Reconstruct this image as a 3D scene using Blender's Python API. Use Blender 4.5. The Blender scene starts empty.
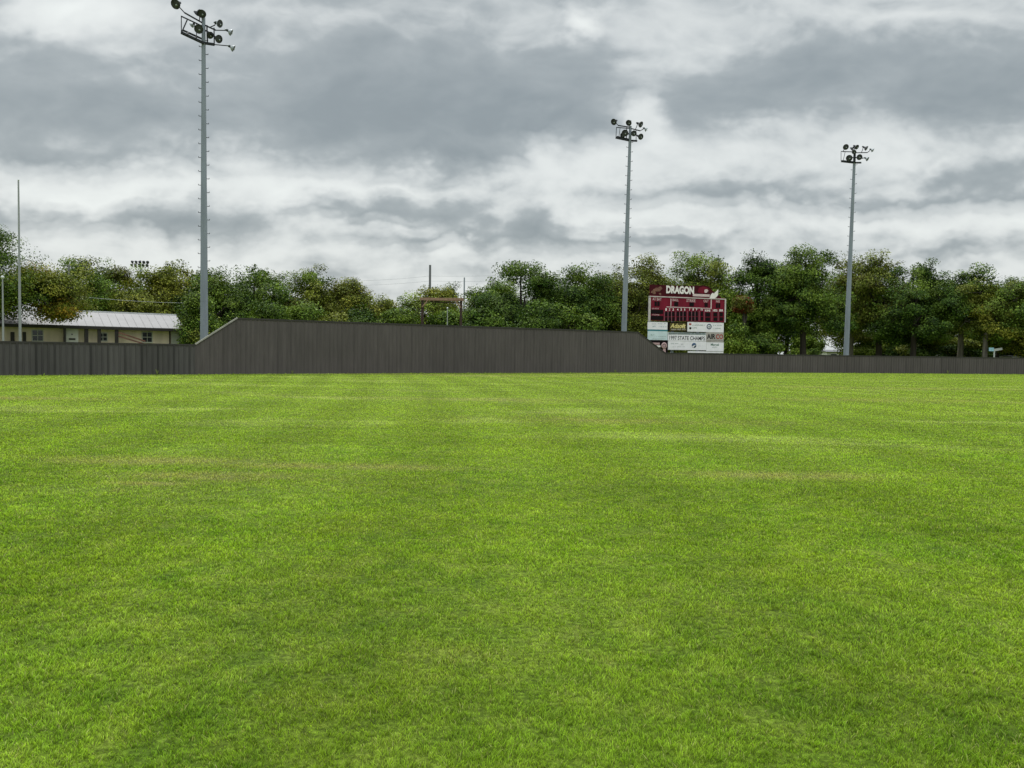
import bpy, math, random
import numpy as np
from mathutils import Vector, Matrix

random.seed(7)
SC = bpy.context.scene
COL = SC.collection
R = math.radians

# ------------------------------------------------------------------ camera
F = 790.0
CAMH = 1.6
PITCH = math.atan(30.7 / F)
ROLL = math.atan(0.0131)
cam_d = bpy.data.cameras.new('camera')
cam_d.sensor_width = 36.0
cam_d.lens = F * 36.0 / 1024.0
cam_d.clip_start = 0.05
cam_d.clip_end = 5000
cam = bpy.data.objects.new('camera', cam_d)
COL.objects.link(cam)
CAMM = Matrix.Translation((0, 0, CAMH)) @ Matrix.Rotation(R(90) - PITCH, 4, 'X') @ Matrix.Rotation(ROLL, 4, 'Z')
cam.matrix_world = CAMM
SC.camera = cam
M3 = CAMM.to_3x3()


def at(px, py, Z):
    """world point seen at photo pixel (px, py) standing Z metres out along +Y"""
    d = M3 @ Vector(((px - 512) / F, -(py - 384) / F, -1.0))
    return Vector((0, 0, CAMH)) + d * (Z / d.y)


def hor(px):
    return 346.6 + 0.0131 * px


def gx(px, Z):
    return at(px, hor(px) + 5, Z).x


def hz(px, py, Z):
    return at(px, py, Z).z


# ------------------------------------------------------------------ scene objects
def tag(o, label=None, cat=None, group=None, kind=None):
    if label: o['label'] = label
    if cat: o['category'] = cat
    if group: o['group'] = group
    if kind: o['kind'] = kind
    return o


def empty(name, loc=(0, 0, 0), rz=0.0):
    o = bpy.data.objects.new(name, None)
    o.empty_display_size = 0.3
    COL.objects.link(o)
    o.location = loc
    o.rotation_euler = (0, 0, rz)
    return o


def frame_of(az):
    """two unit vectors perpendicular to az"""
    az = az.normalized()
    t = Vector((0, 0, 1)) if abs(az.z) < 0.9 else Vector((1, 0, 0))
    u = az.cross(t).normalized()
    v = az.cross(u).normalized()
    return u, v


class MB:
    def __init__(self):
        self.v = []; self.f = []; self.s = []

    def box(self, c, size, rz=0.0, M=None):
        c = Vector(c); hx, hy, hz_ = size[0] / 2, size[1] / 2, size[2] / 2
        Mr = M if M is not None else Matrix.Rotation(rz, 3, 'Z')
        b = len(self.v)
        for sx in (-1, 1):
            for sy in (-1, 1):
                for sz in (-1, 1):
                    self.v.append(c + Mr @ Vector((sx * hx, sy * hy, sz * hz_)))
        for q in ((0, 1, 3, 2), (4, 6, 7, 5), (0, 4, 5, 1), (2, 3, 7, 6), (0, 2, 6, 4), (1, 5, 7, 3)):
            self.f.append([b + i for i in q]); self.s.append(False)
        return self

    def bar(self, p, q, w, h=None):
        p = Vector(p); q = Vector(q); h = h or w
        d = q - p; L = d.length; d.normalize()
        u, v = frame_of(d)
        M = Matrix((u, v, d)).transposed()
        return self.box((p + q) / 2, (w, h, L), M=M)

    def tube(self, p, q, r0, r1=None, n=8, cap=True):
        p = Vector(p); q = Vector(q); r1 = r0 if r1 is None else r1
        u, v = frame_of(q - p)
        b = len(self.v)
        for k, (c, r) in enumerate(((p, r0), (q, r1))):
            for i in range(n):
                a = 2 * math.pi * i / n
                self.v.append(c + u * math.cos(a) * r + v * math.sin(a) * r)
        for i in range(n):
            j = (i + 1) % n
            self.f.append([b + i, b + j, b + n + j, b + n + i]); self.s.append(True)
        if cap:
            c = len(self.v); self.v += [x.copy() for x in self.v[b:b + 2 * n]]
            self.f.append([c + i for i in range(n)][::-1]); self.s.append(False)
            self.f.append([c + n + i for i in range(n)]); self.s.append(False)
        return self

    def path(self, pts, rads, n=6):
        for i in range(len(pts) - 1):
            self.tube(pts[i], pts[i + 1], rads[i], rads[i + 1], n, cap=(i in (0, len(pts) - 2)))
        return self

    def lathe(self, base, axis, prof, n=16):
        base = Vector(base); axis = Vector(axis).normalized()
        u, v = frame_of(axis)
        b = len(self.v)
        for (r, t) in prof:
            for i in range(n):
                a = 2 * math.pi * i / n
                self.v.append(base + axis * t + u * math.cos(a) * r + v * math.sin(a) * r)
        for k in range(len(prof) - 1):
            for i in range(n):
                j = (i + 1) % n
                self.f.append([b + k * n + i, b + k * n + j, b + (k + 1) * n + j, b + (k + 1) * n + i]); self.s.append(True)
        return self

    def poly(self, pts):
        b = len(self.v)
        self.v += [Vector(p) for p in pts]
        self.f.append(list(range(b, b + len(pts)))); self.s.append(False)
        return self

    def slab(self, pts, off):
        """extruded polygon"""
        off = Vector(off); n = len(pts); b = len(self.v)
        self.v += [Vector(p) for p in pts] + [Vector(p) + off for p in pts]
        self.f.append([b + i for i in range(n)]); self.f.append([b + n + i for i in range(n)][::-1])
        self.s += [False, False]
        for i in range(n):
            j = (i + 1) % n
            self.f.append([b + i, b + n + i, b + n + j, b + j]); self.s.append(False)
        return self

    def build(self, name, mat, parent=None, origin=None):
        me = bpy.data.meshes.new(name)
        o = bpy.data.objects.new(name, me)
        COL.objects.link(o)
        org = Vector(origin) if origin is not None else Vector((0, 0, 0))
        me.from_pydata([tuple(p - org) for p in self.v], [], self.f)
        me.polygons.foreach_set('use_smooth', self.s)
        me.materials.append(mat)
        me.update()
        o.location = org
        if parent: o.parent = parent
        return o


# ------------------------------------------------------------------ materials
def newmat(name):
    m = bpy.data.materials.new(name)
    m.use_nodes = True
    nt = m.node_tree
    nt.nodes.clear()
    out = nt.nodes.new('ShaderNodeOutputMaterial')
    return m, nt, out


def N(nt, t, **kw):
    n = nt.nodes.new(t)
    for k, v in kw.items():
        setattr(n, k, v)
    return n


def math_(nt, op, a, b=None, c=None, clamp=False):
    n = N(nt, 'ShaderNodeMath', operation=op)
    n.use_clamp = clamp
    for i, x in enumerate((a, b, c)):
        if x is None: continue
        if isinstance(x, (int, float)): n.inputs[i].default_value = x
        else: nt.links.new(x, n.inputs[i])
    return n.outputs[0]


def vmath(nt, op, a, b=None, c=None):
    n = N(nt, 'ShaderNodeVectorMath', operation=op)
    for i, x in enumerate((a, b, c)):
        if x is None: continue
        if isinstance(x, (tuple, list)): n.inputs[i].default_value = x
        else: nt.links.new(x, n.inputs[i])
    return n.outputs['Value'] if op in ('DOT_PRODUCT', 'LENGTH', 'DISTANCE') else n.outputs[0]


def mixc(nt, fac, a, b, mode='MIX'):
    n = N(nt, 'ShaderNodeMix', data_type='RGBA', blend_type=mode)
    for idx, x in ((0, fac), (6, a), (7, b)):
        if isinstance(x, (int, float)): n.inputs[idx].default_value = x
        elif isinstance(x, (tuple, list)): n.inputs[idx].default_value = (x[0], x[1], x[2], 1)
        else: nt.links.new(x, n.inputs[idx])
    return n.outputs[2]


def ramp(nt, fac, stops, interp='LINEAR'):
    n = N(nt, 'ShaderNodeValToRGB')
    n.color_ramp.interpolation = interp
    el = n.color_ramp.elements
    while len(el) > 1: el.remove(el[-1])
    for i, (p, c) in enumerate(stops):
        e = el[0] if i == 0 else el.new(p)
        e.position = p
        e.color = (c[0], c[1], c[2], 1) if isinstance(c, (tuple, list)) else (c, c, c, 1)
    nt.links.new(fac, n.inputs[0])
    return n.outputs[0]


def noise(nt, vec, scale, detail=4, rough=0.55, dist=0.0, out=0):
    n = N(nt, 'ShaderNodeTexNoise')
    n.inputs['Scale'].default_value = scale
    n.inputs['Detail'].default_value = detail
    n.inputs['Roughness'].default_value = rough
    n.inputs['Distortion'].default_value = dist
    if vec is not None: nt.links.new(vec, n.inputs['Vector'])
    return n.outputs[out]


def simple(name, col, rough=0.6, metal=0.0, var=0.12, scale=3.0, streak=False, bump=0.0, spec=0.4):
    """paint / metal / timber with dirt and wear variation"""
    m, nt, out = newmat(name)
    b = N(nt, 'ShaderNodeBsdfPrincipled')
    tc = N(nt, 'ShaderNodeTexCoord')
    vec = tc.outputs['Object']
    if streak:
        mp = N(nt, 'ShaderNodeMapping')
        mp.inputs['Scale'].default_value = (1, 1, 0.12)
        nt.links.new(vec, mp.inputs['Vector']); vec = mp.outputs[0]
    nz = noise(nt, vec, scale, 6, 0.6)
    c = ramp(nt, nz, [(0.3, [x * (1 - var * 1.6) for x in col]), (0.55, col), (0.75, [min(1, x * (1 + var)) for x in col])])
    nt.links.new(c, b.inputs['Base Color'])
    b.inputs['Roughness'].default_value = rough
    b.inputs['Metallic'].default_value = metal
    b.inputs['Specular IOR Level'].default_value = spec
    if bump:
        bp = N(nt, 'ShaderNodeBump'); bp.inputs['Strength'].default_value = bump; bp.inputs['Distance'].default_value = 0.02
        nt.links.new(nz, bp.inputs['Height']); nt.links.new(bp.outputs[0], b.inputs['Normal'])
    nt.links.new(b.outputs[0], out.inputs[0])
    return m


MAT = {}
MAT['galv'] = simple('galvanised_steel', (0.23, 0.255, 0.30), 0.65, 0.0, 0.15, 2.0, True)
MAT['galv_dark'] = simple('weathered_steel', (0.028, 0.03, 0.036), 0.7, 0.0, 0.2, 6.0, spec=0.2)
MAT['lamp_shell'] = simple('lamp_shell', (0.07, 0.072, 0.085), 0.55, 0.0, 0.3, 6.0, spec=0.3)
MAT['lamp_shell_pale'] = simple('lamp_shell_pale', (0.35, 0.38, 0.4), 0.5, 0.1, 0.1, 6.0)
MAT['lens'] = simple('lamp_lens', (0.06, 0.058, 0.075), 0.4, 0.0, 0.5, 3.0, spec=0.25)
MAT['white_metal'] = simple('white_metal', (0.62, 0.63, 0.62), 0.5, 0.0, 0.1, 1.2)
MAT['pole_pale'] = simple('pale_pole', (0.30, 0.31, 0.31), 0.5, 0.1, 0.1, 2.0, True)
MAT['roof_metal'] = simple('roof_metal', (0.12, 0.118, 0.124), 0.5, 0.0, 0.14, 0.8, False)
MAT['wall_beige'] = simple('beige_wall', (0.70, 0.58, 0.47), 0.8, 0.0, 0.15, 1.0, True)
MAT['wall_grey'] = simple('grey_panel', (0.50, 0.50, 0.46), 0.7, 0.0, 0.1, 1.5)
MAT['dark_trim'] = simple('dark_trim', (0.025, 0.02, 0.018), 0.6, 0.0, 0.2, 3)
MAT['rust_rail'] = simple('rust_rail', (0.16, 0.07, 0.05), 0.7, 0.0, 0.25, 4)
MAT['glass_dark'] = simple('dark_window', (0.02, 0.025, 0.03), 0.12, 0.0, 0.3, 2, spec=0.6)
MAT['timber'] = simple('weathered_timber', (0.30, 0.185, 0.125), 0.8, 0.0, 0.3, 5, bump=0.2)
MAT['timber_dark'] = simple('dark_timber', (0.045, 0.026, 0.02), 0.8, 0.0, 0.3, 5)
MAT['timber_pole'] = simple('pole_timber', (0.15, 0.15, 0.16), 0.85, 0.0, 0.25, 3, True)
MAT['wire'] = simple('wire', (0.3, 0.31, 0.33), 0.6)
MAT['wire_pale'] = simple('wire_pale', (0.6, 0.62, 0.6), 0.6)
MAT['maroon'] = simple('maroon_paint', (0.185, 0.010, 0.028), 0.55, 0.0, 0.2, 1.0, True, spec=0.15)
MAT['maroon_dark'] = simple('maroon_dark_paint', (0.060, 0.005, 0.010), 0.6, 0.0, 0.25, 1.0, spec=0.12)
MAT['divider'] = simple('divider_paint', (0.26, 0.10, 0.13), 0.6, 0.0, 0.25, 2, spec=0.1)
MAT['black'] = simple('black_panel', (0.010, 0.006, 0.008), 0.4, 0.0, 0.1, 2, spec=0.08)
MAT['board_white'] = simple('board_white', (0.86, 0.82, 0.87), 0.5, 0.0, 0.07, 1.4)
MAT['board_frame'] = simple('board_frame', (0.55, 0.50, 0.49), 0.5, 0.0, 0.12, 2)
MAT['pink_white'] = simple('pinkish_white', (0.66, 0.50, 0.52), 0.5, 0.0, 0.1, 3)
MAT['letter_white'] = simple('letter_white', (0.88, 0.80, 0.80), 0.5, 0.0, 0.08, 3)
MAT['print_black'] = simple('print_black', (0.02, 0.02, 0.022), 0.5, spec=0.08)
MAT['print_grey'] = simple('print_grey', (0.28, 0.32, 0.33), 0.5)
MAT['print_teal'] = simple('print_teal', (0.03, 0.20, 0.25), 0.5)
MAT['print_green'] = simple('print_green', (0.05, 0.15, 0.10), 0.5)
MAT['print_navy'] = simple('print_navy', (0.02, 0.06, 0.12), 0.5)
MAT['print_red'] = simple('print_red', (0.36, 0.05, 0.035), 0.5)
MAT['print_pink'] = simple('print_pink', (0.50, 0.32, 0.33), 0.5)
MAT['print_yellow'] = simple('print_yellow', (0.75, 0.62, 0.25), 0.5)
MAT['sign_olive'] = simple('sign_olive', (0.08, 0.06, 0.01), 0.5)
MAT['ad_teal'] = simple('ad_pale_teal', (0.60, 0.70, 0.74), 0.5, 0.0, 0.08, 1.2)
MAT['ad_grey'] = simple('ad_grey', (0.42, 0.38, 0.36), 0.5)
MAT['emblem_brown'] = simple('emblem_brown', (0.22, 0.10, 0.07), 0.6, 0.0, 0.3, 4)
MAT['sign_blue'] = simple('sign_blue', (0.45, 0.75, 0.9), 0.4)
MAT['asphalt'] = simple('asphalt', (0.06, 0.06, 0.06), 0.9, 0, 0.15, 1.0)


def bark(name, col):
    return simple(name, col, 0.9, 0, 0.35, 4, True, 0.3)


MAT['bark'] = bark('bark', (0.05, 0.04, 0.032))
MAT['bark_pale'] = bark('bark_pale', (0.17, 0.15, 0.125))
MAT['twig'] = bark('twig', (0.16, 0.14, 0.12))


def fence_mat(name, base):
    m, nt, out = newmat(name)
    b = N(nt, 'ShaderNodeBsdfPrincipled')
    at_ = N(nt, 'ShaderNodeAttribute'); at_.attribute_name = 'panel'
    tc = N(nt, 'ShaderNodeTexCoord')
    mp = N(nt, 'ShaderNodeMapping'); mp.inputs['Scale'].default_value = (1.5, 1.5, 0.15)
    nt.links.new(tc.outputs['Object'], mp.inputs['Vector'])
    st = noise(nt, mp.outputs[0], 3.0, 6, 0.65)
    big = noise(nt, tc.outputs['Object'], 0.25, 3, 0.5)
    sc = math_(nt, 'MULTIPLY_ADD', at_.outputs['Fac'], 0.26, 0.76)
    sc = math_(nt, 'MULTIPLY', sc, math_(nt, 'MULTIPLY_ADD', st, 0.9, 0.55))
    sc = math_(nt, 'MULTIPLY', sc, math_(nt, 'MULTIPLY_ADD', big, 0.35, 0.83))
    # dusty splash band at the foot
    sep = N(nt, 'ShaderNodeSeparateXYZ'); nt.links.new(tc.outputs['Object'], sep.inputs[0])
    foot = math_(nt, 'MULTIPLY_ADD', sep.outputs['Z'], -3.0, 1.0, clamp=True)
    foot = math_(nt, 'MULTIPLY', foot, st)
    col = mixc(nt, 1.0, base, sc, 'MULTIPLY')
    col = mixc(nt, math_(nt, 'MULTIPLY', foot, 0.35), col, (0.10, 0.105, 0.06))
    nt.links.new(col, b.inputs['Base Color'])
    b.inputs['Roughness'].default_value = 0.55
    b.inputs['Specular IOR Level'].default_value = 0.3
    nt.links.new(b.outputs[0], out.inputs[0])
    return m


MAT['fence'] = fence_mat('fence_paint', (0.100, 0.084, 0.083))
MAT['fence_left'] = fence_mat('fence_paint_cool', (0.088, 0.080, 0.080))
MAT['cap'] = simple('fence_cap', (0.035, 0.03, 0.028), 0.5, 0, 0.15, 2)
MAT['cap_pale'] = simple('fence_cap_pale', (0.32, 0.30, 0.27), 0.5, 0, 0.15, 2)


# leaf material: colour attribute, diffuse + translucent
def leaf_mat():
    m, nt, out = newmat('foliage')
    a = N(nt, 'ShaderNodeAttribute'); a.attribute_name = 'tint'
    d = N(nt, 'ShaderNodeBsdfPrincipled')
    d.inputs['Roughness'].default_value = 0.6
    d.inputs['Specular IOR Level'].default_value = 0.12
    nt.links.new(a.outputs['Color'], d.inputs['Base Color'])
    t = N(nt, 'ShaderNodeBsdfTranslucent')
    tcol = mixc(nt, 1.0, a.outputs['Color'], (1.25, 1.3, 0.6), 'MULTIPLY')
    nt.links.new(tcol, t.inputs['Color'])
    mx = N(nt, 'ShaderNodeMixShader'); mx.inputs[0].default_value = 0.16
    nt.links.new(d.outputs[0], mx.inputs[1]); nt.links.new(t.outputs[0], mx.inputs[2])
    nt.links.new(mx.outputs[0], out.inputs[0])
    return m


MAT['leaf'] = leaf_mat()


# turf colour, shared by the soil sheet and the blades (world-position based)
def turf_group():
    g = bpy.data.node_groups.new('turf_colour', 'ShaderNodeTree')
    g.interface.new_socket('Color', in_out='OUTPUT', socket_type='NodeSocketColor')
    g.interface.new_socket('Dry', in_out='OUTPUT', socket_type='NodeSocketFloat')
    go = g.nodes.new('NodeGroupOutput')
    geo = N(g, 'ShaderNodeNewGeometry')
    sep = N(g, 'ShaderNodeSeparateXYZ'); g.links.new(geo.outputs['Position'], sep.inputs[0])
    cmb = N(g, 'ShaderNodeCombineXYZ')
    g.links.new(sep.outputs['X'], cmb.inputs[0]); g.links.new(sep.outputs['Y'], cmb.inputs[1])
    p = cmb.outputs[0]
    n_big = noise(g, p, 0.09, 3, 0.5, 0.6)
    n_mid = noise(g, p, 0.55, 4, 0.6, 0.8)
    n_small = noise(g, p, 3.2, 4, 0.6)
    n_fine = noise(g, p, 21.0, 5, 0.75)
    n_dry = noise(g, vmath(g, 'ADD', p, (37.0, 11.0, 0)), 0.8, 5, 0.65, 1.0)
    c = ramp(g, n_small, [(0.3, (0.12, 0.235, 0.018)), (0.5, (0.20, 0.335, 0.028)), (0.7, (0.31, 0.43, 0.06))])
    c = mixc(g, math_(g, 'MULTIPLY', math_(g, 'MULTIPLY_ADD', n_mid, 3.0, -1.05, clamp=True), 0.4), c, (0.30, 0.38, 0.035))
    c = mixc(g, math_(g, 'MULTIPLY', math_(g, 'MULTIPLY_ADD', n_big, 4.0, -1.6, clamp=True), 0.28), c, (0.34, 0.47, 0.03))
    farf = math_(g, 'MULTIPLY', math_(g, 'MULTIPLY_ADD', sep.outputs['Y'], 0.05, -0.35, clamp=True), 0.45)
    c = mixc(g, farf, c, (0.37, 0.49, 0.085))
    # mowing passes: wide bands, slightly curved, running away from the plate
    curve = math_(g, 'MULTIPLY_ADD', math_(g, 'POWER', math_(g, 'MULTIPLY', sep.outputs['Y'], 0.02), 2.0), 6.0, sep.outputs['X'])
    curve = math_(g, 'MULTIPLY_ADD', n_mid, 0.5, curve)
    band = math_(g, 'SINE', math_(g, 'MULTIPLY', curve, 2 * math.pi / 2.6))
    band2 = math_(g, 'SINE', math_(g, 'MULTIPLY_ADD', sep.outputs['Y'], 1.15, math_(g, 'MULTIPLY', sep.outputs['X'], 0.33)))
    mow = math_(g, 'MULTIPLY_ADD', band, 0.08, math_(g, 'MULTIPLY_ADD', band2, 0.03, 1.0))
    streak = noise(g, vmath(g, 'MULTIPLY', p, (0.05, 0.6, 1)), 1.0, 4, 0.6)
    mow = math_(g, 'MULTIPLY', mow, math_(g, 'MULTIPLY_ADD', streak, 0.55, 0.73))
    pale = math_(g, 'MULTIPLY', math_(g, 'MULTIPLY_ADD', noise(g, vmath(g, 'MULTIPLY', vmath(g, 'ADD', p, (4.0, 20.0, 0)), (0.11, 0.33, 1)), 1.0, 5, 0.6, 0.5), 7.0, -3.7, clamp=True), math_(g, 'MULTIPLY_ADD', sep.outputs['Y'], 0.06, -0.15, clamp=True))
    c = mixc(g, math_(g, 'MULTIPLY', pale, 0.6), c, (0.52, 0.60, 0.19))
    c = mixc(g, 1.0, c, mow, 'MULTIPLY')
    c = mixc(g, 1.0, c, math_(g, 'MULTIPLY_ADD', n_fine, 2.2, -0.10), 'MULTIPLY')
    blot = noise(g, vmath(g, 'ADD', p, (9.0, 51.0, 0)), 1.7, 5, 0.65, 0.6)
    c = mixc(g, math_(g, 'MULTIPLY', math_(g, 'MULTIPLY_ADD', blot, 8.0, -4.6, clamp=True), 0.35), c, (0.09, 0.18, 0.015))
    # dry, worn spots: scattered plus the scraped place and the strip along the fence
    dry = math_(g, 'MULTIPLY_ADD', n_dry, 7.0, -4.6, clamp=True)
    for (x, y, sx, sy, w) in DRY:
        q = vmath(g, 'SUBTRACT', p, (x, y, 0))
        q = vmath(g, 'MULTIPLY', q, (1 / sx, 1 / sy, 0))
        r2 = vmath(g, 'DOT_PRODUCT', q, q)
        e = math_(g, 'POWER', math.e, math_(g, 'MULTIPLY', r2, -1.0))
        e = math_(g, 'MULTIPLY', e, math_(g, 'MULTIPLY_ADD', n_dry, 4.0 * w, -1.3 * w, clamp=True))
        dry = math_(g, 'MAXIMUM', dry, e)
    c = mixc(g, math_(g, 'MULTIPLY', dry, 0.7), c, (0.43, 0.42, 0.14))
    c = mixc(g, 1.0, c, (1.10, 1.08, 1.0), 'MULTIPLY')
    g.links.new(c, go.inputs['Color'])
    g.links.new(dry, go.inputs['Dry'])
    return g


DRY = [(-3.7, 9.9, 1.5, 0.35, 1.3), (-2.5, 10.9, 1.8, 0.3, 1.2), (-5.2, 11.2, 1.4, 0.4, 1.2), (-4.3, 9.3, 0.5, 0.15, 1.6),
       (3.6, 10.6, 1.3, 0.35, 1.2), (-0.3, 4.1, 0.3, 0.15, 0.6),
       (-15.0, 24.5, 3.0, 0.7, 1.0), (2.5, 19.0, 3.5, 1.0, 0.8), (-4.0, 56.0, 10.0, 1.6, 0.9), (9.0, 62.0, 9.0, 2.0, 0.9),
       (-28.0, 33.0, 6.0, 1.0, 1.1), (20.0, 42.0, 8.0, 1.4, 0.8), (14.0, 30.0, 5.0, 1.2, 0.7), (-1.0, 27.0, 4.0, 1.0, 0.6)]
TURF = turf_group()


def ground_mat():
    m, nt, out = newmat('turf_soil')
    b = N(nt, 'ShaderNodeBsdfPrincipled')
    gr = N(nt, 'ShaderNodeGroup'); gr.node_tree = TURF
    geo = N(nt, 'ShaderNodeNewGeometry')
    n1 = noise(nt, geo.outputs['Position'], 30.0, 5, 0.7)
    c = mixc(nt, 1.0, gr.outputs['Color'], math_(nt, 'MULTIPLY_ADD', math_(nt, 'POWER', n1, 2.0), 1.3, 0.02), 'MULTIPLY')
    nt.links.new(c, b.inputs['Base Color'])
    b.inputs['Roughness'].default_value = 0.95
    b.inputs['Specular IOR Level'].default_value = 0.1
    bp = N(nt, 'ShaderNodeBump'); bp.inputs['Strength'].default_value = 0.8; bp.inputs['Distance'].default_value = 0.03
    nt.links.new(n1, bp.inputs['Height']); nt.links.new(bp.outputs[0], b.inputs['Normal'])
    nt.links.new(b.outputs[0], out.inputs[0])
    return m


def blade_mat():
    m, nt, out = newmat('grass_blade')
    gr = N(nt, 'ShaderNodeGroup'); gr.node_tree = TURF
    a = N(nt, 'ShaderNodeAttribute'); a.attribute_name = 'gv'
    sep = N(nt, 'ShaderNodeSeparateXYZ'); nt.links.new(a.outputs['Vector'], sep.inputs[0])
    rnd, h, rnd2 = sep.outputs[0], sep.outputs[1], sep.outputs[2]
    c = gr.outputs['Color']
    # individual dead / pale blades
    dead = math_(nt, 'GREATER_THAN', math_(nt, 'ADD', rnd2, math_(nt, 'MULTIPLY', gr.outputs['Dry'], 0.45)), 0.93)
    c = mixc(nt, math_(nt, 'MULTIPLY', dead, 0.75), c, (0.42, 0.39, 0.17))
    c = mixc(nt, 1.0, c, math_(nt, 'MULTIPLY_ADD', rnd, 1.3, 0.40), 'MULTIPLY')
    # blade colour runs from darker at the base to paler at the tip
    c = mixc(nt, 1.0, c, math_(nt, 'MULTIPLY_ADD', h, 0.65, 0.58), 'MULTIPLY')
    d = N(nt, 'ShaderNodeBsdfPrincipled')
    d.inputs['Roughness'].default_value = 0.6
    d.inputs['Specular IOR Level'].default_value = 0.1
    nt.links.new(c, d.inputs['Base Color'])
    t = N(nt, 'ShaderNodeBsdfTranslucent')
    nt.links.new(mixc(nt, 1.0, c, (1.15, 1.2, 0.6), 'MULTIPLY'), t.inputs['Color'])
    mx = N(nt, 'ShaderNodeMixShader'); mx.inputs[0].default_value = 0.42
    nt.links.new(d.outputs[0], mx.inputs[1]); nt.links.new(t.outputs[0], mx.inputs[2])
    nt.links.new(mx.outputs[0], out.inputs[0])
    return m


MAT['ground'] = ground_mat()
MAT['blade'] = blade_mat()

# ------------------------------------------------------------------ ground
g = MB(); g.poly([(-1500, -300, 0), (1500, -300, 0), (1500, 3000, 0), (-1500, 3000, 0)])
tag(g.build('ground', MAT['ground']), kind='structure')

# ------------------------------------------------------------------ fence line (plan)
FL = [(-260, 36.5), (-100, 40.6), (0, 43.5), (60, 45.2), (195, 49.5), (237, 51.6), (330, 55.3), (440, 60.3), (560, 66.2), (625, 70.3), (668, 74.5), (750, 78.5), (850, 82.3), (1024, 88.0), (1180, 91.5)]
FP = [Vector((gx(p, Z), Z, 0)) for p, Z in FL]
_s = [0.0]
for i in range(1, len(FP)): _s.append(_s[-1] + (FP[i] - FP[i - 1]).length)


def s_of(px):
    return float(np.interp(px, [p for p, _ in FL], _s))


def fpt(s):
    return Vector((float(np.interp(s, _s, [p.x for p in FP])), float(np.interp(s, _s, [p.y for p in FP])), 0))


def fdir(s):
    d = (fpt(s + 0.6) - fpt(s - 0.6)).normalized()
    return d, Vector((d.y, -d.x, 0))     # tangent, normal toward the field


LOW, HIGH = 1.83, 3.60


def fence(name, px0, px1, hfun, rib, mat, label, cat, capmat, seed, lapd=0.35, pv_=0.5):
    rg = random.Random(seed)
    s0, s1 = s_of(px0), s_of(px1)
    root = empty(name, fpt((s0 + s1) / 2))
    tag(root, label, cat)
    org = Vector(root.location)
    # corrugated cladding: trapezoid ribs every 305 mm, panel laps every third rib
    prof = []
    s = s0; k = 0
    pan = 0; vals = []
    while s < s1 - 0.02:
        lap = (k % 3 == 0)
        if lap: pan = 0.5 + pv_ * (rg.random() - 0.5)
        dd = rib * (1.25 if lap else 0.9)
        w = 0.085 if lap else 0.07
        # skewed rib shape
        for (ds, off) in ((0.0, 0.0), (0.018, dd), (0.018 + w, dd), (0.036 + w, 0.0)):
            if s + ds < s1: prof.append((s + ds, off)); vals.append(pan - (lapd * 1.3 if lap and off else (lapd * 0.5 if off else 0)))
        s += 0.3048; k += 1
    prof.append((s1, 0.0)); vals.append(pan)
    vs = []; fs = []; att = []
    for (s, off), pv in zip(prof, vals):
        p = fpt(s); t, n = fdir(s)
        q = p + n * (off + 0.02)
        h = hfun(s)
        vs += [(q.x - org.x, q.y - org.y, 0.02), (q.x - org.x, q.y - org.y, h)]
        att += [pv, pv]
    for i in range(len(prof) - 1):
        fs.append((2 * i, 2 * i + 2, 2 * i + 3, 2 * i + 1))
    me = bpy.data.meshes.new('cladding'); me.from_pydata(vs, [], fs)
    a = me.attributes.new('panel', 'FLOAT', 'POINT'); a.data.foreach_set('value', att)
    me.materials.append(mat); me.update()
    o = bpy.data.objects.new('cladding', me); COL.objects.link(o); o.parent = root
    # cap rail following the top
    ss = sorted(set([s0, s1] + [x for x in _s if s0 < x < s1] + [x for x in BREAKS if s0 < x < s1]))
    cap = MB()
    for a_, b_ in zip(ss[:-1], ss[1:]):
        n = fdir((a_ + b_) / 2)[1]
        cap.bar(fpt(a_) + Vector((0, 0, hfun(a_ + 1e-4) + 0.03)) + n * 0.03, fpt(b_) + Vector((0, 0, hfun(b_ - 1e-4) + 0.03)) + n * 0.03, 0.055, 0.11)
    for i, v in enumerate(cap.v): cap.v[i] = v - org
    cap.build('cap_rail', capmat, root)
    rails = MB()
    for hh in (0.35, 0.92):
        for a_, b_ in zip(ss[:-1], ss[1:]):
            n = fdir((a_ + b_) / 2)[1]
            rails.bar(fpt(a_) + Vector((0, 0, hfun(a_ + 1e-4) * hh)) - n * 0.04 - org, fpt(b_) + Vector((0, 0, hfun(b_ - 1e-4) * hh)) - n * 0.04 - org, 0.05, 0.05)
    rails.build('back_rail', MAT['galv'], root)
    nposts = max(2, int((s1 - s0) / 3.0))
    pm = {}
    for i in range(nposts):
        s = s0 + 0.3 + (s1 - s0 - 0.6) * i / (nposts - 1)
        t, n = fdir(s)
        h = round(hfun(s) - 0.05, 2)
        if h not in pm:
            mb = MB(); mb.tube((0, 0, 0), (0, 0, h), 0.045, n=8)
            po = mb.build('post', MAT['galv'], root); pm[h] = po.data
        else:
            po = bpy.data.objects.new('post', pm[h]); COL.objects.link(po); po.parent = root
        po.location = fpt(s) - n * 0.115 - org
    return root


sA, sB, sC, sD = s_of(195), s_of(237), s_of(637), s_of(665)
BREAKS = [sA, sB, sC, sD]


def h_high(s):
    return float(np.interp(s, [sA, sB, sC, sD], [LOW, HIGH, HIGH, 1.76]))


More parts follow.
